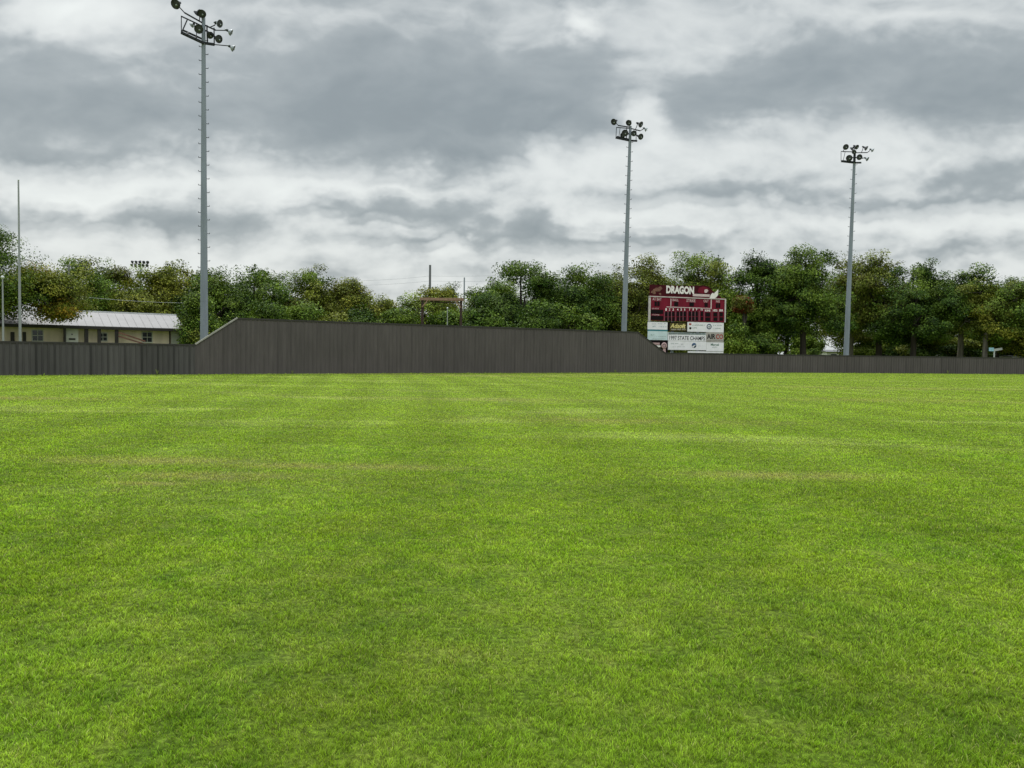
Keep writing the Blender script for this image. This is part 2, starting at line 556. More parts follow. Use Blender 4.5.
fence('metal_fence', -260, 195, lambda s: LOW, 0.034, MAT['fence_left'], 'low dark grey corrugated fence in front of the pale building, left of the tall screen', 'fence', MAT['cap'], 1, 1.3, 0.8)
be = fence('batters_eye_wall', 195, 665, h_high, 0.018, MAT['fence'], 'tall dark brown-grey corrugated screen wall with sloping ends in the middle of the outfield', 'wall', MAT['cap'], 2, 0.35, 0.35)
fence('metal_fence', 665, 1180, lambda s: 1.77, 0.026, MAT['fence'], 'low dark brown corrugated fence running right from the scoreboard in front of the big trees', 'fence', MAT['cap'], 3, 0.6, 0.5)
# pale edge trim up the left slope
mb = MB(); org = Vector(be.location); n = fdir((sA + sB) / 2)[1]
mb.bar(fpt(sA) + Vector((0, 0, LOW + 0.075)) + n * 0.05 - org, fpt(sB) + Vector((0, 0, HIGH + 0.075)) + n * 0.05 - org, 0.05, 0.09)
mb.build('edge_trim', MAT['cap_pale'], be)

# ------------------------------------------------------------------ grass blades (one uncountable mass)
def vnoise(x, y, seed):
    rs = np.random.RandomState(seed); T = rs.rand(256, 256)
    xi = np.floor(x).astype(int); yi = np.floor(y).astype(int)
    fx = x - xi; fy = y - yi
    fx = fx * fx * (3 - 2 * fx); fy = fy * fy * (3 - 2 * fy)
    a = T[xi % 256, yi % 256]; b = T[(xi + 1) % 256, yi % 256]; c = T[xi % 256, (yi + 1) % 256]; d = T[(xi + 1) % 256, (yi + 1) % 256]
    return (a * (1 - fx) + b * fx) * (1 - fy) + (c * (1 - fx) + d * fx) * fy


def fbm(x, y, s, seed):
    return (vnoise(x * s, y * s, seed) + 0.5 * vnoise(x * s * 2.1, y * s * 2.1, seed + 1) + 0.25 * vnoise(x * s * 4.3, y * s * 4.3, seed + 2)) / 1.75


def make_grass(NB=2000000):
    rs = np.random.RandomState(5)
    y = 2.2 * np.exp(rs.rand(NB) ** 1.22 * math.log(90 / 2.2))
    hw = 0.70 * y + 2.2
    x = (rs.rand(NB) * 2 - 1) * hw
    fx = np.array([p.x for p in FP]); fy = np.array([p.y for p in FP])
    ok = (y < np.interp(x, fx, fy) - 0.05) & (x > fx[0]) & (x < fx[-1])
    # patchiness: fewer, shorter blades in hollows
    cl = 0.42 * fbm(x, y, 26.0, 61) + 0.36 * fbm(x, y, 10.0, 11) + 0.22 * fbm(x, y, 2.6, 41)
    cl = 0.5 + (cl - 0.5) * 1.6
    cl2 = fbm(x, y, 1.1, 21)
    ok &= rs.rand(NB) < np.clip(0.40 + 2.2 * (cl - 0.30), 0.22, 1)
    x, y, cl, cl2 = x[ok], y[ok], cl[ok], cl2[ok]
    n = len(x)
    dist = np.sqrt(x * x + y * y)
    w = np.maximum(0.0029, dist * 0.00095) * (0.6 + 0.7 * rs.rand(n))
    H = 0.0165 * (0.5 + 0.8 * rs.rand(n)) * np.clip(0.12 + 1.85 * cl, 0.15, 2) * (0.75 + 0.5 * cl2)
    gap = np.interp(x, fx, fy) - y
    H *= 1 + 2.2 * np.clip(1 - gap / 0.5, 0, 1) * rs.rand(n) * 1.6
    tall = rs.rand(n) > 0.997
    H[tall] *= 1.7
    az = rs.rand(n) * 2 * math.pi                                  # blade facing
    la = fbm(x, y, 3.5, 31) * 14 + rs.randn(n) * 1.6               # lean azimuth, coherent per tuft
    ln = H * (0.2 + 1.0 * rs.rand(n))
    ux, uy = np.cos(az), np.sin(az)
    lx, ly = np.cos(la) * ln, np.sin(la) * ln
    r1, r2 = rs.rand(n), rs.rand(n)
    V = np.zeros((n, 5, 3), np.float32); A = np.zeros((n, 5, 3), np.float32)
    for k, (side, hh, wf, lf) in enumerate(((-1, 0, 1, 0), (1, 0, 1, 0), (1, 0.58, 0.75, 0.35), (-1, 0.58, 0.75, 0.35), (0, 1, 0, 1))):
        V[:, k, 0] = x + ux * w * 0.5 * side * wf + lx * lf
        V[:, k, 1] = y + uy * w * 0.5 * side * wf + ly * lf
        V[:, k, 2] = H * hh
        A[:, k, 0] = r1; A[:, k, 1] = hh; A[:, k, 2] = r2
    me = bpy.data.meshes.new('grass')
    me.vertices.add(n * 5); me.vertices.foreach_set('co', V.ravel())
    base = (np.arange(n) * 5)[:, None]
    loops = (base + np.array([[0, 1, 2, 3, 3, 2, 4]])).astype(np.int32).ravel()
    me.loops.add(n * 7); me.loops.foreach_set('vertex_index', loops)
    me.polygons.add(n * 2)
    st = np.stack([np.arange(n) * 7, np.arange(n) * 7 + 4], 1).astype(np.int32).ravel()
    me.polygons.foreach_set('loop_start', st)
    a = me.attributes.new('gv', 'FLOAT_VECTOR', 'POINT'); a.data.foreach_set('vector', A.ravel())
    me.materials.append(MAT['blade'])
    me.update(calc_edges=True)
    o = bpy.data.objects.new('grass', me); COL.objects.link(o)
    tag(o, 'short mown green turf covering the whole outfield', 'grass', kind='stuff')


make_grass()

# ------------------------------------------------------------------ weeds at the fence foot
def weed(px, h, seed, label):
    rg = random.Random(seed)
    s = s_of(px); n = fdir(s)[1]
    p = fpt(s) + n * 0.16
    mb = MB()
    for i in range(14):
        a = rg.random() * 6.28; hh = h * (0.5 + 0.6 * rg.random()); l = hh * (0.15 + 0.45 * rg.random())
        q = Vector((math.cos(a) * l, math.sin(a) * l * 0.5 + 0, hh))
        wv = Vector((0.02, 0.0, 0))
        m = q * 0.55 + Vector((0, 0, hh * 0.15))
        mb.poly([-wv, wv, m + wv * 0.8]); mb.poly([-wv, m + wv * 0.8, q])
    o = mb.build('weed', MAT['leaf'], None)
    o.location = p
    c = o.data.attributes.new('tint', 'FLOAT_COLOR', 'POINT')
    c.data.foreach_set('color', [0.20, 0.23, 0.08, 1] * len(o.data.vertices))
    tag(o, label, 'weed')


weed(154, 0.38, 1, 'wispy weed tuft at the foot of the low fence below the pale building')
weed(290, 0.28, 2, 'small weed tuft at the foot of the tall screen, left half')
weed(614, 0.30, 3, 'small weed tuft at the foot of the tall screen below the middle floodlight')
weed(739, 0.28, 4, 'small weed tuft at the foot of the low fence just right of the scoreboard')
weed(944, 0.45, 5, 'thin weed tuft at the foot of the low fence near the right edge')


# ------------------------------------------------------------------ trees
class Leaves:
    def __init__(self): self.c = []; self.s = []; self.t = []


def leaf_mesh(name, P, S, T, rs, up=0.35, O=None):
    """diamond leaf sprays at points P, sizes S, tints T"""
    n = len(P)
    nrm = rs.randn(n, 3); nrm /= np.linalg.norm(nrm, axis=1)[:, None]
    if O is not None: nrm = nrm * 0.75 + O * 0.8
    nrm[:, 2] += up
    nrm /= np.linalg.norm(nrm, axis=1)[:, None]
    r = rs.randn(n, 3)
    u = np.cross(nrm, r); u /= np.linalg.norm(u, axis=1)[:, None]
    v = np.cross(nrm, u)
    V = np.zeros((n, 4, 3), np.float32)
    asp = (0.45 + 0.3 * rs.rand(n))[:, None]
    s = S[:, None]
    V[:, 0] = P - u * s
    V[:, 1] = P + v * s * asp - u * s * 0.1
    V[:, 2] = P + u * s
    V[:, 3] = P - v * s * asp - u * s * 0.1
    C = np.ones((n, 4, 4), np.float32); C[:, :, :3] = T[:, None, :]
    me = bpy.data.meshes.new(name)
    me.vertices.add(n * 4); me.vertices.foreach_set('co', V.ravel())
    me.loops.add(n * 4); me.loops.foreach_set('vertex_index', np.arange(n * 4, dtype=np.int32))
    me.polygons.add(n); me.polygons.foreach_set('loop_start', np.arange(n, dtype=np.int32) * 4)
    a = me.attributes.new('tint', 'FLOAT_COLOR', 'POINT'); a.data.foreach_set('color', C.ravel())
    me.materials.append(MAT['leaf'])
    me.update(calc_edges=True)
    return me


PAL = {
    'dark': [(0.022, 0.042, 0.008), (0.038, 0.068, 0.011), (0.075, 0.105, 0.020)],
    'green': [(0.048, 0.078, 0.013), (0.080, 0.118, 0.019), (0.125, 0.155, 0.030)],
    'bright': [(0.090, 0.130, 0.018), (0.135, 0.175, 0.027), (0.18, 0.205, 0.04)],
    'olive': [(0.070, 0.080, 0.014), (0.110, 0.120, 0.020), (0.16, 0.155, 0.032)],
    'yellow': [(0.12, 0.118, 0.015), (0.175, 0.16, 0.022), (0.23, 0.20, 0.04)],
    'orange': [(0.15, 0.105, 0.014), (0.24, 0.14, 0.020), (0.14, 0.14, 0.02)],
    'brown': [(0.090, 0.080, 0.018), (0.13, 0.105, 0.026), (0.11, 0.115, 0.022)],
    'red': [(0.16, 0.03, 0.02), (0.22, 0.06, 0.03), (0.09, 0.07, 0.02)],
}


BR = np.array([1.05, 1.20, 0.85])


def tree(x0, x1, ytop, ybot, Z, pals, label, name='broadleaf_tree', cat='tree', group=None, seed=0, dens=1.0,
         trunk_px=None, pale=False, twigs=0, leaf=0.118, nl=None, base_z=0.0, depth=None, hang=False):
    leaf *= min(1.0, max(0.55, Z / 95.0)); dens *= (1.35 if Z < 66 else 1.0)
    rs = np.random.RandomState(seed + 100); rg = random.Random(seed)
    cxp = (x0 + x1) / 2
    wd = 0.03 * (x1 - x0) if name != 'shrub' else 0
    X0, X1 = gx(x0 - wd, Z), gx(x1 + wd, Z)
    z1 = hz(cxp, ytop, Z); z0 = max(hz(cxp, ybot, Z), 0.05)
    cx = (X0 + X1) / 2; rx = (X1 - X0) / 2; ry = depth or min(rx * 0.95, 5.0)
    Hc = z1 - z0
    nl = nl or max(9, int(9 + rx * Hc / 4.2))
    clumps = []; lobes = []
    for k in range(nl):
        th = rg.random() * 6.283; rr = math.sqrt(rg.random()) * 0.72
        if k == 0: rr = 0.12
        top = math.sqrt(max(0, 1 - rr * rr))
        f = rg.random() ** 1.05
        lz = z0 + Hc * (0.16 + (0.78 * top - 0.16) * f)
        if k == 0: lz = z0 + Hc * 0.78
        lr = min(rx, Hc * 0.6) * (0.33 + 0.17 * rg.random())
        lc = np.array([rr * math.cos(th) * rx, rr * math.sin(th) * ry, lz])
        lobes.append((lc, lr))
        pal = PAL[pals[min(len(pals) - 1, int(rg.random() ** 1.3 * len(pals)))]]
        nc = int(16 * (0.8 + 0.5 * rg.random()))
        for j in range(nc):
            d = rs.randn(3); d /= np.linalg.norm(d)
            d[2] = d[2] * 0.75 + 0.12
            q = lc + d * lr * (0.45 + 0.62 * rg.random()) * np.array([1, 1, 0.85])
            clumps.append((q, pal, pal[rg.randrange(3)], lc, 0.26 + 0.20 * rg.random()))
    if name != 'shrub':          # outer canopy: sprays spread over an uneven dome, joining the limbs' own clumps
        cc0 = np.array([0, 0, z0 + 0.42 * Hc]); ph = [rg.random() * 6.28 for _ in range(4)]
        for j in range(int(20 + rx * Hc * 0.75)):
            d = rs.randn(3); d[2] = abs(d[2]) * 1.1 - 0.45; d /= np.linalg.norm(d)
            a_ = math.atan2(d[1], d[0])
            bump = 0.86 + 0.10 * math.sin(3 * a_ + ph[0]) * math.cos(4 * d[2] + ph[1]) + 0.07 * math.sin(5 * a_ + ph[2] + 6 * d[2])
            q = cc0 + d * np.array([rx, ry, Hc * (0.55 if d[2] > 0 else 0.42)]) * bump * (0.72 + 0.28 * rg.random())
            pal = PAL[pals[min(len(pals) - 1, int((0.5 + 0.5 * math.sin(2 * a_ + ph[3] + 3 * d[2])) * len(pals)))]]
            near = min(lobes, key=lambda L_: float(np.sum((L_[0] - q) ** 2)))[0]
            clumps.append((q, pal, pal[rg.randrange(3)], near * 0.5 + cc0 * 0.5, 0.30 + 0.26 * rg.random()))
    P = []; S = []; T = []; O = []
    for (q, pal, tint, lc, sg) in clumps:
        n = int(165 * dens * (0.6 + 0.8 * rs.rand()))
        # a spray is denser on its outer, upper side
        g_ = rs.randn(n, 3); g_ *= (rs.rand(n, 1) ** 0.42) / np.linalg.norm(g_, axis=1)[:, None]
        g_ = g_ * sg * 2.0 * np.array([1.15, 1.15, 0.7])
        P.append(q + g_)
        o_ = q + g_ * 0.6 - lc; O.append(o_ / (np.linalg.norm(o_, axis=1)[:, None] + 1e-6))
        S.append(leaf * (0.55 + 0.8 * rs.rand(n)))
        tt = BR * np.array(tint)[None, :] * (0.45 + 1.0 * rs.rand(n, 1)) * (0.72 + 0.5 * rs.rand())
        alt = BR * np.array(pal[2])[None, :]
        mk = (rs.rand(n, 1) > 0.80)
        T.append(np.where(mk, alt * (0.9 + 0.9 * rs.rand(n, 1)), tt))
    P = np.concatenate(P); S = np.concatenate(S); T = np.concatenate(T); O = np.concatenate(O)
    # fit to the observed crown size
    lo, hi = np.percentile(P[:, 0], 2.5), np.percentile(P[:, 0], 97.5)
    sx = (2 * rx) / (hi - lo); ox = -(lo + hi) / 2 * sx
    tz = np.percentile(P[:, 2], 99.85); bz = np.percentile(P[:, 2], 2.0)
    sz = (z1 - z0) / (tz - bz); oz = z0 - bz * sz

    def fit(p):
        return np.array([p[0] * sx + ox, p[1], p[2] * sz + oz])
    P[:, 0] = P[:, 0] * sx + ox; P[:, 2] = P[:, 2] * sz + oz
    if base_z <= 0: P[:, 2] = np.maximum(P[:, 2], 0.03 + 0.3 * rs.rand(len(P)))
    tpx = cxp if trunk_px is None else trunk_px
    root = empty(name, (gx(tpx, Z), Z, 0))
    tag(root, label, cat, group)
    dx = cx - root.location.x
    P[:, 0] += dx
    cro = bpy.data.objects.new('crown', leaf_mesh('crown', P, S, T, rs, O=O)); COL.objects.link(cro); cro.parent = root
    # trunk and limbs
    H = z1
    tr = 0.10 + 0.017 * H + 0.01 * rx
    mb = MB()
    fork = Vector((rg.uniform(-0.2, 0.2), rg.uniform(-0.2, 0.2), min(z0 + 0.15 * Hc, 0.45 * H)))
    fork.z = max(fork.z, 0.5)
    mid = fork * 0.5 + Vector((rg.uniform(-0.15, 0.15), rg.uniform(-0.1, 0.1), 0))
    mb.path([Vector((0, 0, -0.1)), Vector((0, 0, 0.3)), mid, fork], [tr * 1.5, tr * 1.08, tr * 0.92, tr * 0.8], 9)
    lead = Vector((dx * 0.6, 0, z0 + Hc * 0.62))
    mb.path([fork, lead], [tr * 0.8, tr * 0.3], 7)
    for k, (lc, lr) in enumerate(lobes):
        c = Vector(fit(lc)) + Vector((dx, 0, 0))
        st = fork.lerp(lead, rg.random() * 0.6) if k else fork
        m1 = st.lerp(c, 0.45) + Vector((rg.uniform(-.3, .3), rg.uniform(-.3, .3), 0.12 * (c - st).length))
        r0 = tr * (0.5 if k else 0.75)
        mb.path([st, m1, c], [r0, r0 * 0.6, r0 * 0.28], 6)
    step = 3
    for i in range(0, len(clumps), step):
        q, _, _, lc, _ = clumps[i]
        lc = min(lobes, key=lambda L_: float(np.sum((L_[0] - q) ** 2)))[0]
        c = Vector(fit(q)) + Vector((dx, 0, 0)); l = Vector(fit(lc)) + Vector((dx, 0, 0))
        mb.tube(l, c, tr * 0.13, tr * 0.05, 4, cap=False)
    for i in range(twigs):
        q, _, _, lc, _ = clumps[step * rg.randrange(len(clumps) // step)]
        c = Vector(fit(q)) + Vector((dx, 0, 0)); l = Vector(fit(lc)) + Vector((dx, 0, 0))
        d = (c - l); d.z = abs(d.z) + 0.5; d.normalize()
        for j in range(3):
            e = c + (d + Vector((rg.uniform(-.5, .5), rg.uniform(-.5, .5), rg.uniform(0, .4)))) * rg.uniform(0.5, 1.2)
            if e.z < H + 0.6: mb.tube(c, e, 0.035, 0.015, 4, cap=False)
    mb.build('trunk', MAT['bark_pale' if pale else 'bark'], root)
    return root


G1 = 'trees in the belt beyond the outfield fence'
TR = [
    # x0, x1, ytop, ybot, Z, palettes, label, kwargs
    (-70, 24, 228, 322, 56, ['dark', 'green', 'olive'], 'tall dark green tree cut by the left edge beside the tall thin flagpole', dict(trunk_px=-28)),
    (6, 78, 264, 317, 58, ['olive', 'orange', 'yellow', 'bright', 'green'], 'olive and orange tree overhanging the left end of the pale roof', dict(trunk_px=-14, dens=0.7)),
    (56, 128, 259, 345, 88, ['green', 'olive', 'green'], 'rounded green tree behind the left half of the pale roof, beside the short utility pole', {}),
    (98, 146, 267, 345, 92, ['green', 'olive', 'brown'], 'narrow green tree below the distant bank of stadium lights', {}),
    (124, 196, 263, 345, 86, ['olive', 'yellow', 'brown', 'olive'], 'yellow-olive autumn tree behind the right half of the pale roof', {}),
    (184, 214, 292, 352, 66, ['green', 'olive'], 'bushy green tree hugging the right end of the pale building', dict(depth=2.0)),
    (184, 244, 269, 352, 82, ['dark', 'green'], 'dark green tree directly behind the nearest floodlight pole', {}),
    (228, 290, 268, 352, 86, ['green', 'dark', 'green'], 'rounded green tree behind the peak of the tall dark screen', {}),
    (278, 345, 268, 352, 88, ['olive', 'green', 'brown'], 'olive tree with fine bare twig tips behind the left part of the tall screen', dict(twigs=60)),
    (328, 372, 280, 352, 90, ['brown', 'olive', 'yellow'], 'brownish autumn tree at the sloping right shoulder of the left clump', dict(twigs=40)),
    (362, 412, 297, 352, 96, ['olive', 'yellow', 'brown'], 'low yellow-olive tree in the dip left of the timber frame', dict(dens=0.7)),
    (398, 470, 288, 352, 98, ['olive', 'yellow', 'bright'], 'pale olive tree standing behind the brown timber frame', dict(dens=0.9)),
    (462, 504, 290, 352, 94, ['dark', 'green'], 'small dark tree between the timber frame and the big green trees', {}),
    (488, 560, 262, 352, 90, ['dark', 'green'], 'large dark green tree left of the middle floodlight pole', {}),
    (545, 612, 267, 352, 92, ['dark', 'green', 'dark'], 'dense dark green tree just left of the middle floodlight pole', {}),
    (600, 668, 258, 352, 94, ['olive', 'brown', 'olive'], 'olive-brown tree between the middle floodlight pole and the scoreboard', dict(dens=0.85, twigs=20)),
    (664, 738, 254, 340, 100, ['bright', 'green', 'olive'], 'light green open tree rising above the scoreboard lettering', dict(dens=0.75, twigs=25)),
    (730, 778, 254, 335, 100, ['dark', 'dark', 'green'], 'dark green tree just right of the scoreboard', {}),
    (768, 838, 249, 328, 98, ['green', 'dark', 'green'], 'tall green tree right of the scoreboard, first of the tall right group', dict(dens=0.85)),
    (824, 876, 254, 335, 104, ['olive', 'brown', 'olive'], 'thin grey-twigged tree behind the farthest floodlight pole', dict(dens=0.5, twigs=90, pale=True)),
    (850, 908, 253, 328, 102, ['olive', 'green', 'brown'], 'open olive tree just right of the farthest floodlight pole', dict(dens=0.7, twigs=20)),
    (884, 950, 262, 340, 98, ['dark', 'green'], 'dark green tree between the farthest floodlight pole and the pale-trunked trees', dict(trunk_px=912)),
    (936, 1004, 267, 326, 100, ['green', 'olive', 'dark'], 'green tree with a pale trunk left of the blue and white street sign', dict(pale=True, trunk_px=959)),
    (982, 1046, 282, 345, 96, ['olive', 'yellow', 'green'], 'yellow-olive tree at the right edge above the street sign', dict(pale=True, trunk_px=985)),
    (1040, 1110, 262, 345, 98, ['dark', 'green'], 'dark tree beyond the right edge of the view', {}),
    # second row seen between and under
    (84, 136, 277, 354, 112, ['dark', 'green'], 'dark rear tree filling the gap left of the distant stadium lights', {}),
    (140, 200, 276, 354, 110, ['dark', 'olive'], 'dark rear tree behind the yellow-olive autumn tree', {}),
    (242, 306, 275, 354, 112, ['dark', 'green'], 'rear tree filling the gap right of the screen peak', {}),
    (470, 524, 284, 354, 114, ['dark', 'green'], 'rear tree filling the gap right of the timber frame', {}),
    (572, 640, 274, 354, 114, ['dark', 'olive'], 'rear tree behind the middle floodlight pole', {}),
    (760, 812, 268, 345, 116, ['dark', 'green'], 'rear tree behind the left side of the tall right group', {}),
    (820, 872, 276, 340, 118, ['olive', 'green'], 'rear tree behind the farthest floodlight pole', dict(dens=0.7)),
    (898, 962, 274, 350, 114, ['dark', 'green'], 'rear tree between the dark tree and the pale-trunked tree', {}),
    (985, 1060, 278, 354, 118, ['dark', 'green'], 'rear dark tree at the right edge of the view', {}),
    (205, 262, 284, 354, 112, ['dark', 'green'], 'lower dark tree filling in behind the nearest floodlight pole', {}),
    (300, 352, 292, 354, 112, ['green', 'olive'], 'lower green tree behind the twiggy olive tree', {}),
    (430, 458, 284, 354, 150, ['green', 'dark'], 'small distant round-headed tree just right of the wooden utility pole', {}),
    (520, 590, 280, 354, 112, ['dark'], 'dark rear tree behind the two big green trees', {}),
    (634, 690, 278, 354, 116, ['olive', 'green'], 'rear olive tree behind the left side of the scoreboard', {}),
    (735, 749, 296, 312, 93, ['red', 'brown'], 'small tree with a clump of red leaves at the right side of the scoreboard', dict(depth=0.8, nl=5)),
    (700, 770, 288, 352, 118, ['dark', 'green'], 'rear dark tree behind the right side of the scoreboard', {}),
    (880, 935, 300, 352, 116, ['dark', 'olive'], 'rear tree in the shade behind the dark green tree of the right group', {}),
    (955, 1024, 300, 354, 118, ['dark', 'green'], 'rear dark tree behind the street sign', {}),
]
for i, (x0, x1, yt, yb, Z, pl, lab, kw) in enumerate(TR):
    tree(x0, x1, yt, yb, Z, pl, lab, seed=i * 13 + 3, group=G1, **kw)

# shrubs and understorey under the crowns
G2 = 'shrubs growing behind the outfield fence'
SH = [
    (188, 208, 324, 354, 66, ['dark', 'green'], 'dark shrub between the pale building and the tall screen'),
    (236, 286, 300, 352, 70, ['dark', 'green'], 'dark shrub just behind the peak of the tall screen'),
    (280, 344, 302, 352, 72, ['green', 'olive'], 'green shrub behind the left part of the tall screen'),
    (336, 384, 306, 352, 74, ['olive', 'dark'], 'olive shrub left of the dip in the tree line'),
    (374, 420, 308, 352, 80, ['green', 'olive'], 'shrub left of the timber frame'),
    (418, 464, 310, 352, 84, ['green', 'dark'], 'green shrub showing inside the timber frame'),
    (456, 500, 308, 352, 82, ['dark', 'green'], 'dark shrub right of the timber frame'),
    (494, 556, 302, 352, 82, ['dark'], 'dark shrub below the large dark green tree'),
    (548, 600, 304, 352, 82, ['green', 'dark'], 'shrub left of the foot of the middle floodlight pole'),
    (606, 650, 302, 354, 95, ['dark', 'olive'], 'dark shrub at the left side of the scoreboard'),
    (725, 752, 322, 358, 92, ['bright', 'green'], 'bright green shrub at the right foot of the scoreboard'),
    (752, 776, 334, 358, 94, ['green', 'dark'], 'green shrub under the dark tree right of the scoreboard'),
    (792, 820, 336, 358, 112, ['bright', 'green'], 'light green shrub lit behind the tall right trunks'),
    (846, 880, 332, 358, 108, ['bright', 'olive'], 'light green shrub right of the farthest floodlight pole'),
    (872, 908, 322, 358, 110, ['dark'], 'dark shrub in the shade of the open olive tree'),
    (908, 944, 322, 358, 106, ['olive', 'dark'], 'olive shrub beside the pale trunk'),
    (940, 978, 338, 358, 108, ['dark', 'olive'], 'dark shrub left of the street sign'),
    (1000, 1040, 318, 358, 104, ['dark', 'green'], 'dark shrub right of the street sign'),
    (1008, 1018, 300, 330, 100, ['orange'], 'small orange-leaved shrub above the street sign'),
]
SH[-1] = (990, 1006, 324, 350, 101, ['yellow', 'orange'], 'small orange-leaved bush just above the street sign')
for i, (x0, x1, yt, yb, Z, pl, lab) in enumerate(SH):
    tree(x0, x1, yt, yb, Z, pl, lab, name='shrub', cat='shrub', seed=i * 17 + 900, group=G2, nl=8, dens=0.9, leaf=0.13, depth=1.6)


# far wood: one mass nobody could count
def far_wood():
    rs = np.random.RandomState(77)
    P = []; S = []; T = []
    for i in range(420):
        px = rs.uniform(-120, 1180)
        if 775 < px < 885 and rs.rand() < 0.85: continue
        if 930 < px < 1010 and rs.rand() < 0.5: continue
        Z = rs.uniform(165, 215)
        hh = 7.0 + 3.5 * vnoise(np.array([px * 0.02]), np.array([3.3]), 9)[0] + (2.5 if px < 700 else -0.5)
        x = gx(px, Z); r = rs.uniform(2.0, 4.0)
        n = 170
        d = rs.randn(n, 3); d /= np.linalg.norm(d, axis=1)[:, None]
        zc = rs.uniform(0.2, 1.0) * hh - r * 0.5
        P.append(np.array([x, Z, max(zc, 0.6)]) + d * r * (0.6 + 0.5 * rs.rand(n, 1)) * np.array([1, .8, .7]))
        S.append(0.36 * (0.5 + rs.rand(n)))
        pal = PAL[('dark', 'green', 'olive')[rs.randint(3)]][rs.randint(3)]
        T.append(np.array(pal)[None] * (0.7 + 0.6 * rs.rand(n, 1)))
    P = np.concatenate(P); S = np.concatenate(S); T = np.concatenate(T)
    P[:, 2] = np.maximum(P[:, 2], 0.1)
    o = bpy.data.objects.new('far_wood', leaf_mesh('far_wood', P, S, T, rs)); COL.objects.link(o)
    tag(o, 'far low band of woodland filling in behind the tree belt', 'woodland', kind='stuff')


far_wood()

# ------------------------------------------------------------------ floodlight towers
def lamp(root, pos, aim, mount, size, pale=False):
    """bell floodlight: housing + reflector, lens and bracket as sub-parts"""
    aim = Vector(aim).normalized(); pos = Vector(pos); mount = Vector(mount)
    size *= 0.82
    r = 0.36 * size
    b = MB()
    b.lathe((0, 0, 0), aim, [(0.02, -0.62 * size), (0.10 * size, -0.62 * size), (0.11 * size, -0.34 * size), (0.07 * size, -0.30 * size), (0.13 * size, -0.22 * size),
                            (0.26 * size, -0.10 * size), (0.33 * size, 0.0), (r, 0.10 * size), (r * 1.03, 0.11 * size), (r * 0.97, 0.09 * size)], 18)
    h = b.build('lamp', MAT['lamp_shell_pale' if pale else 'lamp_shell'], root); h.location = pos
    l = MB(); l.lathe((0, 0, 0), aim, [(r * 0.965, 0.07 * size), (r * 0.6, 0.085 * size), (0.001, 0.095 * size)], 18)
    l.build('lens', MAT['lens'], h)
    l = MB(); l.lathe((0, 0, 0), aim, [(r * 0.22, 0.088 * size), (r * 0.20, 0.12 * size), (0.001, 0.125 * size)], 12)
    l.build('lens_glint', MAT['lamp_shell_pale'], h).location = (0.05, 0, -0.06)  # pale disc set in the lens to stand in for its highlight
    k = MB()
    back = aim * (-0.45 * size)
    mv = mount - pos
    elbow = Vector((back.x * 1.2, back.y * 1.2, (back.z + mv.z) / 2))
    k.path([back, elbow, mv], [0.035, 0.035, 0.035], 6)
    k.tube(back - aim * 0.02, back + aim * 0.1, 0.13 * size, n=10)
    k.build('bracket', MAT['galv_dark'], h)
    return h


def tower(px, Z, ytop, label, lamps, r0, r1, frame, peg_n, lean=0.0):
    base = Vector((gx(px, Z), Z, 0))
    H = hz(px + 1.2, ytop, Z)
    root = empty('floodlight_tower', base, -math.atan2(base.x, base.y))
    root.rotation_euler.y = R(lean)
    tag(root, label, 'floodlight tower', 'floodlight towers around the outfield')
    p = MB()
    seg = 5
    for k in range(seg):       # slip-jointed tapering pole
        za, zb = H * k / seg, H * (k + 1) / seg
        ra = r0 + (r1 - r0) * k / seg; rb = r0 + (r1 - r0) * (k + 1) / seg
        p.tube((0, 0, za), (0, 0, zb + (0.02 if k < seg - 1 else 0)), ra * 1.015, rb, 20)
    p.tube((0, 0, 0), (0, 0, 0.04), r0 * 1.9, n=20)
    p.build('pole', MAT['galv'], root)
    me = None
    for k in range(peg_n):
        z = 2.6 + (H - 4.2) * k / (peg_n - 1)
        rr = r0 + (r1 - r0) * z / H
        if me is None:
            m = MB(); m.bar((0, 0, 0), (-0.17, 0, 0.0), 0.035); m.bar((-0.17, 0, 0), (-0.17, 0, 0.08), 0.035)
            o = m.build('step_peg', MAT['galv_dark'], root); me = o.data
        else:
            o = bpy.data.objects.new('step_peg', me); COL.objects.link(o); o.parent = root
        o.location = ((-rr + 0.01) if k % 2 == 0 else (rr - 0.01), -0.02, z)
        o.rotation_euler = (0, 0, 0 if k % 2 == 0 else math.pi)
    # frame: list of (p, q, w) in local coordinates
    for nm, bars in frame.items():
        m = MB()
        for (a, b, w) in bars:
            m.bar(Vector(a) + Vector((0, 0, H)), Vector(b) + Vector((0, 0, H)), w)
        m.build(nm, MAT['galv_dark'], root)
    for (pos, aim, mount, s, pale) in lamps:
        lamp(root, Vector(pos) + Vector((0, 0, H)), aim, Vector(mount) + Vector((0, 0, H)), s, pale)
    return root


# tower heads are laid out from measurements: (across, down) in head units plus metres toward the field
def head(ox, oy, k, slope, kh=1.0):
    def L(a, b, d=0.0):
        return ((a - ox) * k * kh, -d, (oy - b) * k - slope * d)
    return L


def lamps_of(L, rows):
    out = []
    for (a, b, d, aim, ma, mb_, md, s, pale) in rows:
        out.append((L(a, b, d), aim, L(ma, mb_, md), s, pale))
    return out


